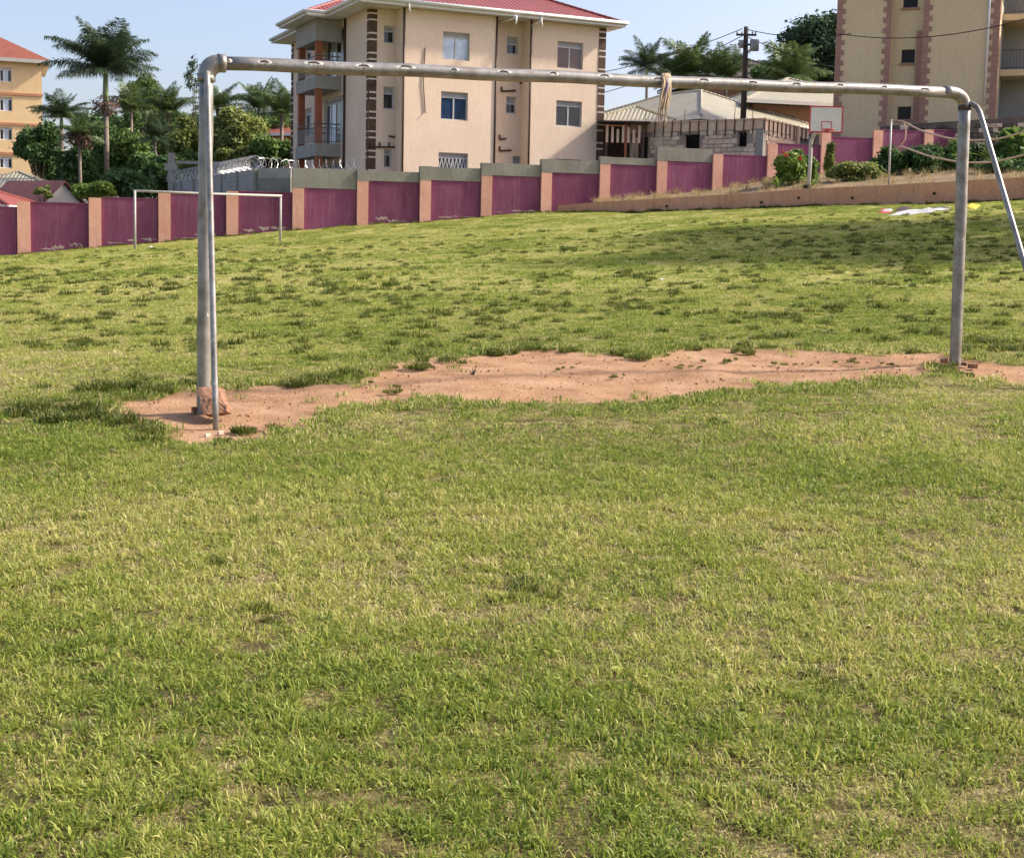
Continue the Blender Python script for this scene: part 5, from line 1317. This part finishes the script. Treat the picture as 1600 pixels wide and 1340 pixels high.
def palm(label, px, py, Yd, fpx, seed, mat='palm', shaft=0, dead=0, counts=(5, 7, 5), tr=.0, name='palm_tree'):
    c = P(px, py, Yd); bz = LZ(c[0], c[1]); L = fpx * Yd / F_PX; h = c[2] - bz; rg = random.Random(seed)
    root = thing(name, label, 'palm', (c[0], c[1], bz), 0, 'palms behind the boundary wall'); r = tr or .045 * L + .02
    hs = h - shaft
    MB().tube([(0, 0, -.3), (.04, 0, hs * .5), (0, 0, hs)], [r * 1.25, r, r * .95], 9).build('trunk', M['bark'], root, True)
    if shaft: MB().tube([(0, 0, hs + .002), (0, 0, hs + shaft * .3), (0, 0, h), (0, 0, h + .2)], [r * .95, r * 1.08, r * .8, r * .3], 9).build('crownshaft', M['crownshaft'], root, True)
    else: MB().tube([(0, 0, hs), (0, 0, hs + .3)], [r, r * .3], 8).build('crownshaft', M['crownshaft'], root, True)
    for kind, n in zip(('up', 'mid', 'low'), [int(c_ * 1.35) for c_ in counts]):
        for i in range(n):
            link('frond', FR[mat][kind][rg.randrange(2)], root, (0, 0, h), (rg.uniform(-.15, .15), rg.uniform(-.12, .12), 2 * math.pi * (i + rg.uniform(-.3, .3)) / max(n, 1) + seed), (L * rg.uniform(.8, 1.25),) * 3)
    if dead:
        V, F, sh = leaves([(0, 0, hs - .1), (.2, 0, hs - .4), (-.3, .1, hs - .3)], [(.75, .75, .5), (.6, .6, .4), (.6, .6, .4)], 260, .45, seed, aspect=.15)
        link('dead_fronds', fast_mesh('dead_fronds', V, F, M['deadfrond']), root)
    return root
palm('tallest royal palm with pale green crownshaft in the left grove', 165, 112, 82, 84, 1, 'palmdark', shaft=1.75, dead=1, counts=(9, 11, 8), tr=.16)
palm('palm left of the tallest palm, beside the orange building', 96, 185, 84, 44, 2, 'palm', shaft=.5, tr=.11)
palm('short palm below and right of the palm by the orange building', 124, 212, 80, 40, 3, 'palm', dead=1, counts=(5, 7, 6), tr=.1)
palm('bushy palm just right of the tallest palm trunk', 205, 172, 92, 42, 4, 'palm', counts=(6, 7, 4), tr=.1)
palm('palm standing left of the near goal post', 262, 178, 88, 46, 5, 'palm', counts=(6, 8, 5), tr=.11)
palm('low palm in shade left of the concrete post', 242, 215, 82, 36, 6, 'palmdark', counts=(5, 6, 4), tr=.1)
palm('palm showing right of the near goal post', 340, 170, 90, 46, 7, 'palm', counts=(4, 8, 6), tr=.11)
palm('spiky upright palm left of the cream building', 405, 172, 88, 44, 8, 'palm', counts=(7, 7, 4), tr=.11)
palm('palm against the left edge of the cream building', 440, 180, 86, 46, 9, 'palm', counts=(6, 8, 5), tr=.11)
palm('lone slender palm right of the cream building', 1011, 108, 92, 46, 10, 'palmdark', shaft=.5, counts=(5, 8, 5), tr=.09)
palm('broad palm between the slender palm and the utility pole', 1076, 122, 94, 62, 11, 'palm', counts=(7, 9, 5), tr=.12)
palm('feathery palm half hidden between the broad palm and slender palm', 1045, 128, 96, 46, 14, 'palmdark', counts=(6, 8, 5), tr=.1)
palm('palm immediately left of the utility pole', 1134, 124, 93, 54, 12, 'palm', counts=(7, 8, 4), tr=.12)
palm('yellowish palm between the utility pole and tan building', 1232, 124, 92, 62, 13, 'palm', counts=(6, 9, 7), tr=.12)
# trees just beyond the right edge of the view, throwing the long shade over the field
def shade_tree(label, x, y, h, rx, seed):
    bz = G(x, y); root = thing('shade_tree', label, 'tree', (x, y, bz))
    cs, rs = blobs((0, 0, h - rx * .7), rx, rx, rx * .75, 22, seed, .42)
    V, F, sh = leaves(cs, rs, 5600, .42, seed); link('crown', fast_mesh('crown', V, F, M['fol_mid'], {'shade': sh}), root)
    MB().tube([(0, 0, -.2), (.1, 0, h * .4), (0, 0, h * .7)], [.3, .24, .14], 9).build('trunk', M['treebark'], root, True)
    for i in range(6): MB().tube([(0, 0, h * .42), (cs[i][0] * .5, cs[i][1] * .5, h * .55), cs[i]], [.15, .1, .04], 6).build('limb', M['treebark'], root, True)
shade_tree('tall shade tree beyond the right edge, nearer of two', 20, 30.5, 12.5, 4.6, 81)
shade_tree('tall shade tree beyond the right edge, farther of two', 23.5, 38.5, 13.5, 5.4, 82)

# ================================================================ GRASS
def blade_geo(rg, x, y, L, la, le, w, bc):
    """bent tapering blades: root x,y, length, lean direction and angle, width, colour value"""
    nb = len(x); fd = la + rg.normal(0, .6, nb) + np.pi / 2
    dx, dy = np.cos(la), np.sin(la); px, py = np.cos(fd), np.sin(fd); V = np.zeros((nb, 5, 3))
    m = np.stack([x + dx * L * .55 * np.sin(le * .7), y + dy * L * .55 * np.sin(le * .7), L * .55 * np.cos(le * .7)], 1)
    e = m + np.stack([dx * L * .5 * np.sin(le * 1.25), dy * L * .5 * np.sin(le * 1.25), L * .5 * np.cos(np.minimum(le * 1.25, 1.8))], 1)
    pw = np.stack([px, py, rg.normal(0, .35, nb)], 1) * w[:, None] * .5; b0 = np.stack([x, y, np.full(nb, -.012)], 1)
    V[:, 0] = b0 - pw; V[:, 1] = b0 + pw; V[:, 2] = m + pw * .9; V[:, 3] = m - pw * .9; V[:, 4] = e
    base = np.arange(nb) * 5
    F = np.concatenate([np.stack([base, base + 1, base + 2], 1), np.stack([base, base + 2, base + 3], 1), np.stack([base + 3, base + 2, base + 4], 1)])
    return V.reshape(-1, 3), F, np.repeat(bc, 5)
def clump_mesh(nb, rad, lmin, lmax, wid, lean, seed, mat, straw=.25, dome=0):
    rg = np.random.default_rng(seed); a = rg.random(nb) * 2 * np.pi; r = rad * np.sqrt(rg.random(nb)); s = rg.random(nb) < straw
    le = np.minimum(lean * rg.uniform(.25, 1.3, nb) * np.where(s, 1.3, 1), 1.45)
    V, F, bc = blade_geo(rg, r * np.cos(a), r * np.sin(a), rg.uniform(lmin, lmax, nb) * (1 - dome * (r / rad) ** 2), a + rg.normal(0, .9, nb), le, wid * rg.uniform(.6, 1.3, nb), np.where(s, rg.uniform(.7, 1, nb), rg.uniform(0, .6, nb)))
    return fast_mesh('grass_clump', V, F, mat, {'bc': bc})
def tile_mesh(size, nthatch, nbunch, L0, wid, seed, mat, patch, spread=.022, per=11):
    """a patch of turf: flat dead thatch with bunches of green blades standing out of it"""
    rg = np.random.default_rng(seed)
    def where(n, hard):
        m = n * 8; x, y = (rg.random((2, m)) - .5) * size * 1.3
        edge = np.clip((size * .65 - np.maximum(np.abs(x), np.abs(y))) / (size * .3), 0, 1)
        q_ = (np.clip((fnoise(x + seed * 7.7, y, patch, seed) - .42) / .14, .05, 1) if hard else 1) * edge
        k_ = np.nonzero(rg.random(m) < q_)[0]; k_ = k_[:n] if len(k_) >= n else np.concatenate([k_, rg.choice(k_, n - len(k_))]); return x[k_], y[k_]
    tx_, ty_ = where(nthatch, False); n = nthatch
    A = (tx_, ty_, rg.uniform(.5, 1.1, n) * L0, rg.random(n) * 6.283, np.minimum(rg.uniform(1.0, 1.6, n), 1.5), wid * rg.uniform(.4, .8, n), np.where(rg.random(n) < .6, rg.uniform(.6, 1, n), rg.uniform(.05, .6, n)))
    bx_, by_ = where(nbunch, True); h = rg.uniform(.5, 1.75, nbunch); hue = np.clip(rg.normal(.24, .13, nbunch), 0, .5)
    k = rg.integers(int(per * .5), int(per * 1.5), nbunch); i = np.repeat(np.arange(nbunch), k); n = len(i); a = rg.random(n) * 6.283; r = spread * np.sqrt(rg.random(n))
    B = (bx_[i] + r * np.cos(a), by_[i] + r * np.sin(a), L0 * h[i] * rg.uniform(.6, 1.25, n), a + rg.normal(0, .7, n), np.clip(rg.normal(1.08, .36, n), .15, 1.5), wid * rg.uniform(.7, 1.35, n), np.clip(hue[i] + rg.uniform(0, .34, n), 0, .75))
    V, F, bc = blade_geo(rg, *[np.concatenate(z) for z in zip(A, B)]); return fast_mesh('turf_tile', V, F, mat, {'bc': bc})
def grassmat(name, stops, trans=.42):
    mt, t, b = nodes(name)
    a = N(t, 'ShaderNodeAttribute', attribute_name='bc'); i = N(t, 'ShaderNodeAttribute', attribute_name='tint', attribute_type='INSTANCER')
    ad = N(t, 'ShaderNodeMath', operation='MULTIPLY_ADD'); t.links.new(i.outputs['Fac'], ad.inputs[0]); ad.inputs[1].default_value = .34; t.links.new(a.outputs['Fac'], ad.inputs[2])
    sb_ = N(t, 'ShaderNodeMath', operation='SUBTRACT'); t.links.new(ad.outputs[0], sb_.inputs[0]); sb_.inputs[1].default_value = .17
    col = ramp(t, sb_.outputs[0], stops)
    t.links.new(col, b.inputs['Base Color']); b.inputs['Roughness'].default_value = .5; b.inputs['Specular IOR Level'].default_value = .35
    tr = N(t, 'ShaderNodeBsdfTranslucent'); t.links.new(col, tr.inputs[0]); mx = N(t, 'ShaderNodeMixShader'); mx.inputs[0].default_value = trans
    t.links.new(b.outputs[0], mx.inputs[1]); t.links.new(tr.outputs[0], mx.inputs[2]); t.links.new(mx.outputs[0], t.nodes['Material Output'].inputs[0]); return mt
GS = [(0, (.10, .165, .022)), (.28, (.235, .305, .042)), (.52, (.385, .405, .085)), (.76, (.56, .50, .20)), (1, (.70, .61, .37))]
M['grass'] = grassmat('short_turf_blades', GS)
M['tuft'] = grassmat('dark_tuft_blades', [(0, (.05, .075, .010)), (.35, (.10, .135, .017)), (.65, (.19, .20, .04)), (1, (.36, .31, .14))])
M['dry'] = grassmat('dry_bank_grass', [(0, (.16, .14, .04)), (.5, (.36, .28, .13)), (1, (.55, .43, .24))])
def scatter(name, label, meshes, pts, rot, scl, idx, tint):
    c = bpy.data.collections.new(name + '_clumps')
    for k, me in enumerate(meshes):
        o = bpy.data.objects.new('%s_clump_%02d' % (name, k), me); c.objects.link(o)
    me = bpy.data.meshes.new(name); me.vertices.add(len(pts)); me.vertices.foreach_set('co', np.asarray(pts, np.float32).ravel())
    a = me.attributes.new('rot', 'FLOAT_VECTOR', 'POINT'); a.data.foreach_set('vector', np.asarray(rot, np.float32).ravel())
    a = me.attributes.new('scl', 'FLOAT', 'POINT'); a.data.foreach_set('value', np.asarray(scl, np.float32))
    a = me.attributes.new('idx', 'INT', 'POINT'); a.data.foreach_set('value', np.asarray(idx, np.int32))
    a = me.attributes.new('tint', 'FLOAT', 'POINT'); a.data.foreach_set('value', np.asarray(tint, np.float32))
    me.update(); o = link(name, me); tag(o, label, None, None, 'stuff')
    ng = bpy.data.node_groups.new(name, 'GeometryNodeTree'); ng.interface.new_socket('Geometry', in_out='INPUT', socket_type='NodeSocketGeometry'); ng.interface.new_socket('Geometry', in_out='OUTPUT', socket_type='NodeSocketGeometry')
    gi = ng.nodes.new('NodeGroupInput'); go = ng.nodes.new('NodeGroupOutput'); ip = ng.nodes.new('GeometryNodeInstanceOnPoints'); ci = ng.nodes.new('GeometryNodeCollectionInfo')
    ci.inputs['Collection'].default_value = c; ci.inputs['Separate Children'].default_value = True; ci.inputs['Reset Children'].default_value = True
    def na(n, ty):
        q_ = ng.nodes.new('GeometryNodeInputNamedAttribute'); q_.data_type = ty; q_.inputs['Name'].default_value = n; return q_.outputs['Attribute']
    e = ng.nodes.new('FunctionNodeEulerToRotation'); L = ng.links.new
    L(gi.outputs[0], ip.inputs['Points']); L(ci.outputs[0], ip.inputs['Instance']); ip.inputs['Pick Instance'].default_value = True
    L(na('idx', 'INT'), ip.inputs['Instance Index']); L(na('rot', 'FLOAT_VECTOR'), e.inputs[0]); L(e.outputs[0], ip.inputs['Rotation']); L(na('scl', 'FLOAT'), ip.inputs['Scale'])
    L(ip.outputs[0], go.inputs[0]); md = o.modifiers.new('scatter', 'NODES'); md.node_group = ng
    return o
def wedge(n, y0, y1, power=1.0, half=.405, pad=3):
    """n random points in the ground the camera can see between distances y0 and y1 (area uniform)"""
    u = RNG.random(n); w0, w1 = half * y0 + pad, half * y1 + pad
    # pdf ~ width
    a = (w1 - w0) / (y1 - y0); yy = y0 + (np.sqrt(w0 * w0 + u * (w1 * w1 - w0 * w0)) - w0) / a
    return (RNG.random(n) * 2 - 1) * (half * yy + pad), yy
def in_field(x, y): return ((x - WA[0]) * WN[0] + (y - WA[1]) * WN[1] > .08)
rtx = np.array([[p[0], p[1]] for p in rtop])
def before_ret(x, y): return y < np.interp(x, rtx[:, 0], rtx[:, 1], left=99) - .05
def tilt_rot(x, y, yaw, h=.15):
    sx = (gz(x + h, y) - gz(x - h, y)) / (2 * h); sy = (gz(x, y + h) - gz(x, y - h)) / (2 * h)
    c, s = np.cos(yaw), np.sin(yaw); wx, wy = sy, -sx
    return np.stack([wx * c + wy * s, -wx * s + wy * c, yaw], 1)
def tint_at(x, y):
    ti = .5 + (fnoise(x, y, 2.6, 6) - .5) * 2.0 + (fnoise(x, y, .5, 7) - .5) * 1.6
    return np.clip(ti - np.clip((y - 24) / 18, 0, 1) * np.clip((x + 4) / 10, 0, 1) * .3, 0, 1)
def tiles(y0, y1, step, nclass, per):
    """jittered grid of turf tiles over the visible ground; returns tile placement and the cells left for single clumps"""
    gx, gy = np.meshgrid(np.arange(-.42 * y1 - 4.6, .42 * y1 + 4.6, step), np.arange(y0, y1, step)); x, y = gx.ravel(), gy.ravel()
    x = x + RNG.uniform(-.25, .25, len(x)) * step; y = y + RNG.uniform(-.25, .25, len(y)) * step
    ok = (np.abs(x) < .405 * y + 4.2) & in_field(x, y - .2) & before_ret(x, y + .25); x, y = x[ok], y[ok]
    dm = np.max([dirt_amount(x + a * step, y + b * step) for a in (-.6, 0, .6) for b in (-.6, 0, .6)], 0)
    full = dm < .25; d = fnoise(x, y, 1.3, 1) + RNG.normal(0, .05, len(x)); cls = np.clip(((d - .375) / .30 * nclass).astype(int), 0, nclass - 1)
    yaw = RNG.random(len(x)) * 6.283; idx = cls * per + RNG.integers(0, per, len(x))
    z = gz(x, y); T = (np.stack([x, y, z], 1), tilt_rot(x, y, yaw), RNG.uniform(.92, 1.1, len(x)), idx, tint_at(x, y))
    return [t[full] for t in T], np.stack([x, y], 1)[~full]
def edge_clumps(cells, step, per_cell, nv, first, s0):
    """single small clumps thinning out over the red soil"""
    c = np.repeat(cells, per_cell, 0); x = c[:, 0] + RNG.uniform(-.6, .6, len(c)) * step; y = c[:, 1] + RNG.uniform(-.6, .6, len(c)) * step
    dm = dirt_amount(x, y); k = (RNG.random(len(x)) > np.clip(dm * 1.5, 0, 1.0) - .006); x, y = x[k], y[k]; n = len(x)
    return [np.stack([x, y, gz(x, y)], 1), np.stack([RNG.normal(0, .12, n), RNG.normal(0, .12, n), RNG.random(n) * 6.283], 1), s0 * RNG.uniform(.6, 1.2, n), first + RNG.integers(0, nv, n), tint_at(x, y)]
# near turf
NT = [tile_mesh(.28, th, bn, .032, .0045, 300 + 10 * c + v, M['grass'], .075, .02, 7) for c, (th, bn) in enumerate(((520, 62), (460, 100), (420, 145))) for v in range(5)]
NT += [clump_mesh(24, .05, .018, .05, .0043, 1.1, 100 + i, M['grass'], .22) for i in range(5)]
a, cl_ = tiles(1.6, 8.6, .25, 3, 5); b = edge_clumps(cl_, .25, 45, 5, 15, 1.0)
# darker low clumps drifting through the near turf
x, y = wedge(5200, 2.2, 9.5, pad=3.5); k_ = (fnoise(x, y, .75, 4) > .52) & (fnoise(x, y, .2, 1) > .45) & (dirt_amount(x, y) < .2); x, y = x[k_], y[k_]; n = len(x)
dk = [np.stack([x, y, gz(x, y)], 1), np.stack([RNG.normal(0, .15, n), RNG.normal(0, .15, n), RNG.random(n) * 6.283], 1), RNG.uniform(.7, 1.5, n), 15 + RNG.integers(0, 5, n), RNG.random(n) * .15]
b = [np.concatenate(q) for q in zip(b, dk)]
scatter('grass', 'short tangled green and straw coloured grass of the near field', NT, *[np.concatenate(q) for q in zip(a, b)])
# middle turf
MT = [tile_mesh(.46, th, bn, .027, .0062, 400 + 10 * c + v, M['grass'], .13, .03, 8) for c, (th, bn) in enumerate(((800, 40), (750, 85), (700, 150))) for v in range(5)]
MT += [clump_mesh(22, .06, .02, .05, .006, 1.1, 120 + i, M['grass'], .22) for i in range(5)]
a, cl_ = tiles(8.6, 20, .42, 3, 5); b = edge_clumps(cl_, .42, 70, 5, 15, 1.0)
scatter('middle_grass', 'thinner yellowish turf around and behind the goal', MT, *[np.concatenate(q) for q in zip(a, b)])
# far turf
FT = [tile_mesh(.85, th, bn, .032, .011, 500 + 10 * c + v, M['grass'], .3, .07, 12) for c, (th, bn) in enumerate(((420, 26), (420, 60), (380, 105))) for v in range(5)]
a, cl_ = tiles(20, 60, .8, 3, 5)
scatter('far_grass', 'short green grass of the far half of the field', FT, *a)
# darker, taller tufts dotted over the field
tf = [clump_mesh(120, .05 + .011 * i, .05, .085 + .012 * (i % 4), .0075, 1.05, 180 + i, M['tuft'], .12, .6) for i in range(7)]
def tufts():
    out = []
    x, y = wedge(40000, 9, 46); cl = fnoise(x, y, 1.9, 2); cl2 = fnoise(x, y, .33, 5); dm = dirt_amount(x, y)
    pr = .05 + np.clip((cl - .40) / .14, 0, 1) * (.12 + .6 * np.clip((cl2 - .56) / .06, 0, 1)); pr = pr * np.clip((y - 9.5) / 3, 0, 1) * np.where(y > 34, .35, 1)
    beyond = poly_dist(x, y, dirt_poly)
    keep = (RNG.random(len(x)) < pr * .5 * np.where(y < 24, 1.7, 1.25)) & (dm < .6) & in_field(x, y) & (y > np.interp(x, [-3, 0, 4, 8], [9.5, 10.6, 12.3, 13]))
    x, y = x[keep], y[keep]; s = (.3 + .9 * RNG.random(len(x)) ** 2) * (1 + .012 * (y - 10)); out.append((x, y, s))
    # edge of the red soil and the tufts read one by one in the photograph
    L = [(774, 553, 1.15), (510, 592, 1.1), (560, 585, .8), (700, 563, .75), (840, 546, .7), (885, 548, .8), (965, 553, 1.0), (1000, 560, .8), (1168, 552, .85), (1136, 565, .5), (1225, 570, .35), (640, 575, .8), (665, 572, .7), (745, 540, .6),
         (820, 540, .8), (1090, 545, .7), (1110, 530, .8), (1150, 505, .9), (1215, 495, 1.1), (1240, 500, .9), (1290, 505, .9), (1180, 530, .8), (410, 955, .5), (400, 952, .4), (140, 610, 1.4), (170, 612, 1.5), (210, 608, 1.5), (250, 612, 1.2), (120, 640, 1.3), (60, 640, 1.3), (90, 660, 1.4), (150, 655, 1.3), (190, 662, 1.2), (220, 672, 1.1), (30, 650, 1.3), (240, 690, 1.0), (350, 690, .7), (375, 675, .8), (430, 672, .6), (290, 600, .8), (455, 600, .9), (480, 597, 1.0),
         (1455, 572, .8), (1480, 576, .8), (1490, 585, .7), (1520, 545, 1.0), (1560, 548, 1.1), (1120, 660, .6), (820, 925, .7), (860, 935, .6), (340, 885, .6), (1310, 1085, .6), (1440, 362, 1.0), (700, 600, .01), (620, 612, .5), (880, 575, .3), (960, 590, .3), (1060, 575, .35), (1330, 565, .4), (1390, 570, .35)]
    h = np.array([ground_hit(a, b) for a, b, _ in L]); out.append((h[:, 0], h[:, 1], np.array([l[2] for l in L])))
    h2 = np.concatenate([h[:, :2] + RNG.normal(0, .09, (len(h), 2)) for _ in range(3)]); out.append((h2[:, 0], h2[:, 1], np.tile(np.array([l[2] for l in L]) * .75, 3)))
    # fringe along wall feet
    for k in np.arange(-1, 9, .05):
        if RNG.random() < .55: p = wall_xy(k) + WN * RNG.uniform(.12, .5); out.append((np.array([p[0]]), np.array([p[1]]), np.array([RNG.uniform(.7, 1.9)])))
    for i in range(160):
        t = RNG.random() * (len(rtop) - 2); j = int(t); p = rtop[j] * (1 - t + j) + rtop[j + 1] * (t - j); out.append((np.array([p[0]]), np.array([p[1] - RNG.uniform(.1, .5)]), np.array([RNG.uniform(.8, 2.0)])))
    x = np.concatenate([o[0] for o in out]); y = np.concatenate([o[1] for o in out]); s = np.concatenate([o[2] for o in out]); k = len(x)
    return np.stack([x, y, gz(x, y)], 1), np.stack([RNG.normal(0, .1, k), RNG.normal(0, .1, k), RNG.random(k) * 6.283], 1), s, RNG.integers(0, 7, k), RNG.random(k)
scatter('grass_tufts', 'darker taller grass tufts dotted over the field and wall feet', tf, *tufts())
# dry grass on the bank
dg = [clump_mesh(34, .14, .25, .6, .012, .6, 220 + i, M['dry'], .5) for i in range(5)]
pts = []
for i in range(620):
    t = RNG.random() ** .8 * (len(bnear) - 1.001); j = int(t); s = RNG.random() ** 1.3; a = bnear[j] * (1 - t + j) + bnear[j + 1] * (t - j); b = bfar[j] * (1 - t + j) + bfar[j + 1] * (t - j); q = a * (1 - s) + b * s
    pts.append((q[0], q[1], BZ(q[0], q[1]) - .03))
pts = np.array(pts); k = len(pts)
scatter('dry_grass', 'dry straw coloured grass growing over the bank above the retaining wall', dg, pts, np.stack([RNG.normal(0, .1, k), RNG.normal(0, .1, k), RNG.random(k) * 6.283], 1), RNG.uniform(.25, .8, k), RNG.integers(0, 5, k), RNG.random(k))

# small clods and pebbles on the red soil
M['clod'] = paint('red_soil_clods', (.26, .13, .075), (.46, .26, .16), 20, bs=60)
cm_ = []
for s in range(4):
    rg = random.Random(s); vs = [((i & 1) * 2 - 1, (i >> 1 & 1) * 2 - 1, (i >> 2 & 1) * 2 - 1) for i in range(8)]
    cm_.append(MB().add([tuple(c * rg.uniform(.5, 1) * (.6 if j == 2 else 1) for j, c in enumerate(v)) for v in vs], [(0, 2, 3, 1), (4, 5, 7, 6), (0, 1, 5, 4), (1, 3, 7, 5), (3, 2, 6, 7), (2, 0, 4, 6)]).mesh('clod', M['clod']))
x = RNG.uniform(-3.2, 7, 9000); y = RNG.uniform(8, 14.5, 9000); k = dirt_amount(x, y) > .6; x, y = x[k], y[k]; n = len(x)
scatter('soil_clods', 'tiny clods and pebbles strewn over the red soil goal mouth', cm_, np.stack([x, y, gz(x, y) - .019], 1), RNG.uniform(0, 6.28, (n, 3)), .002 + .011 * RNG.random(n) ** 4, RNG.integers(0, 4, n), RNG.random(n))
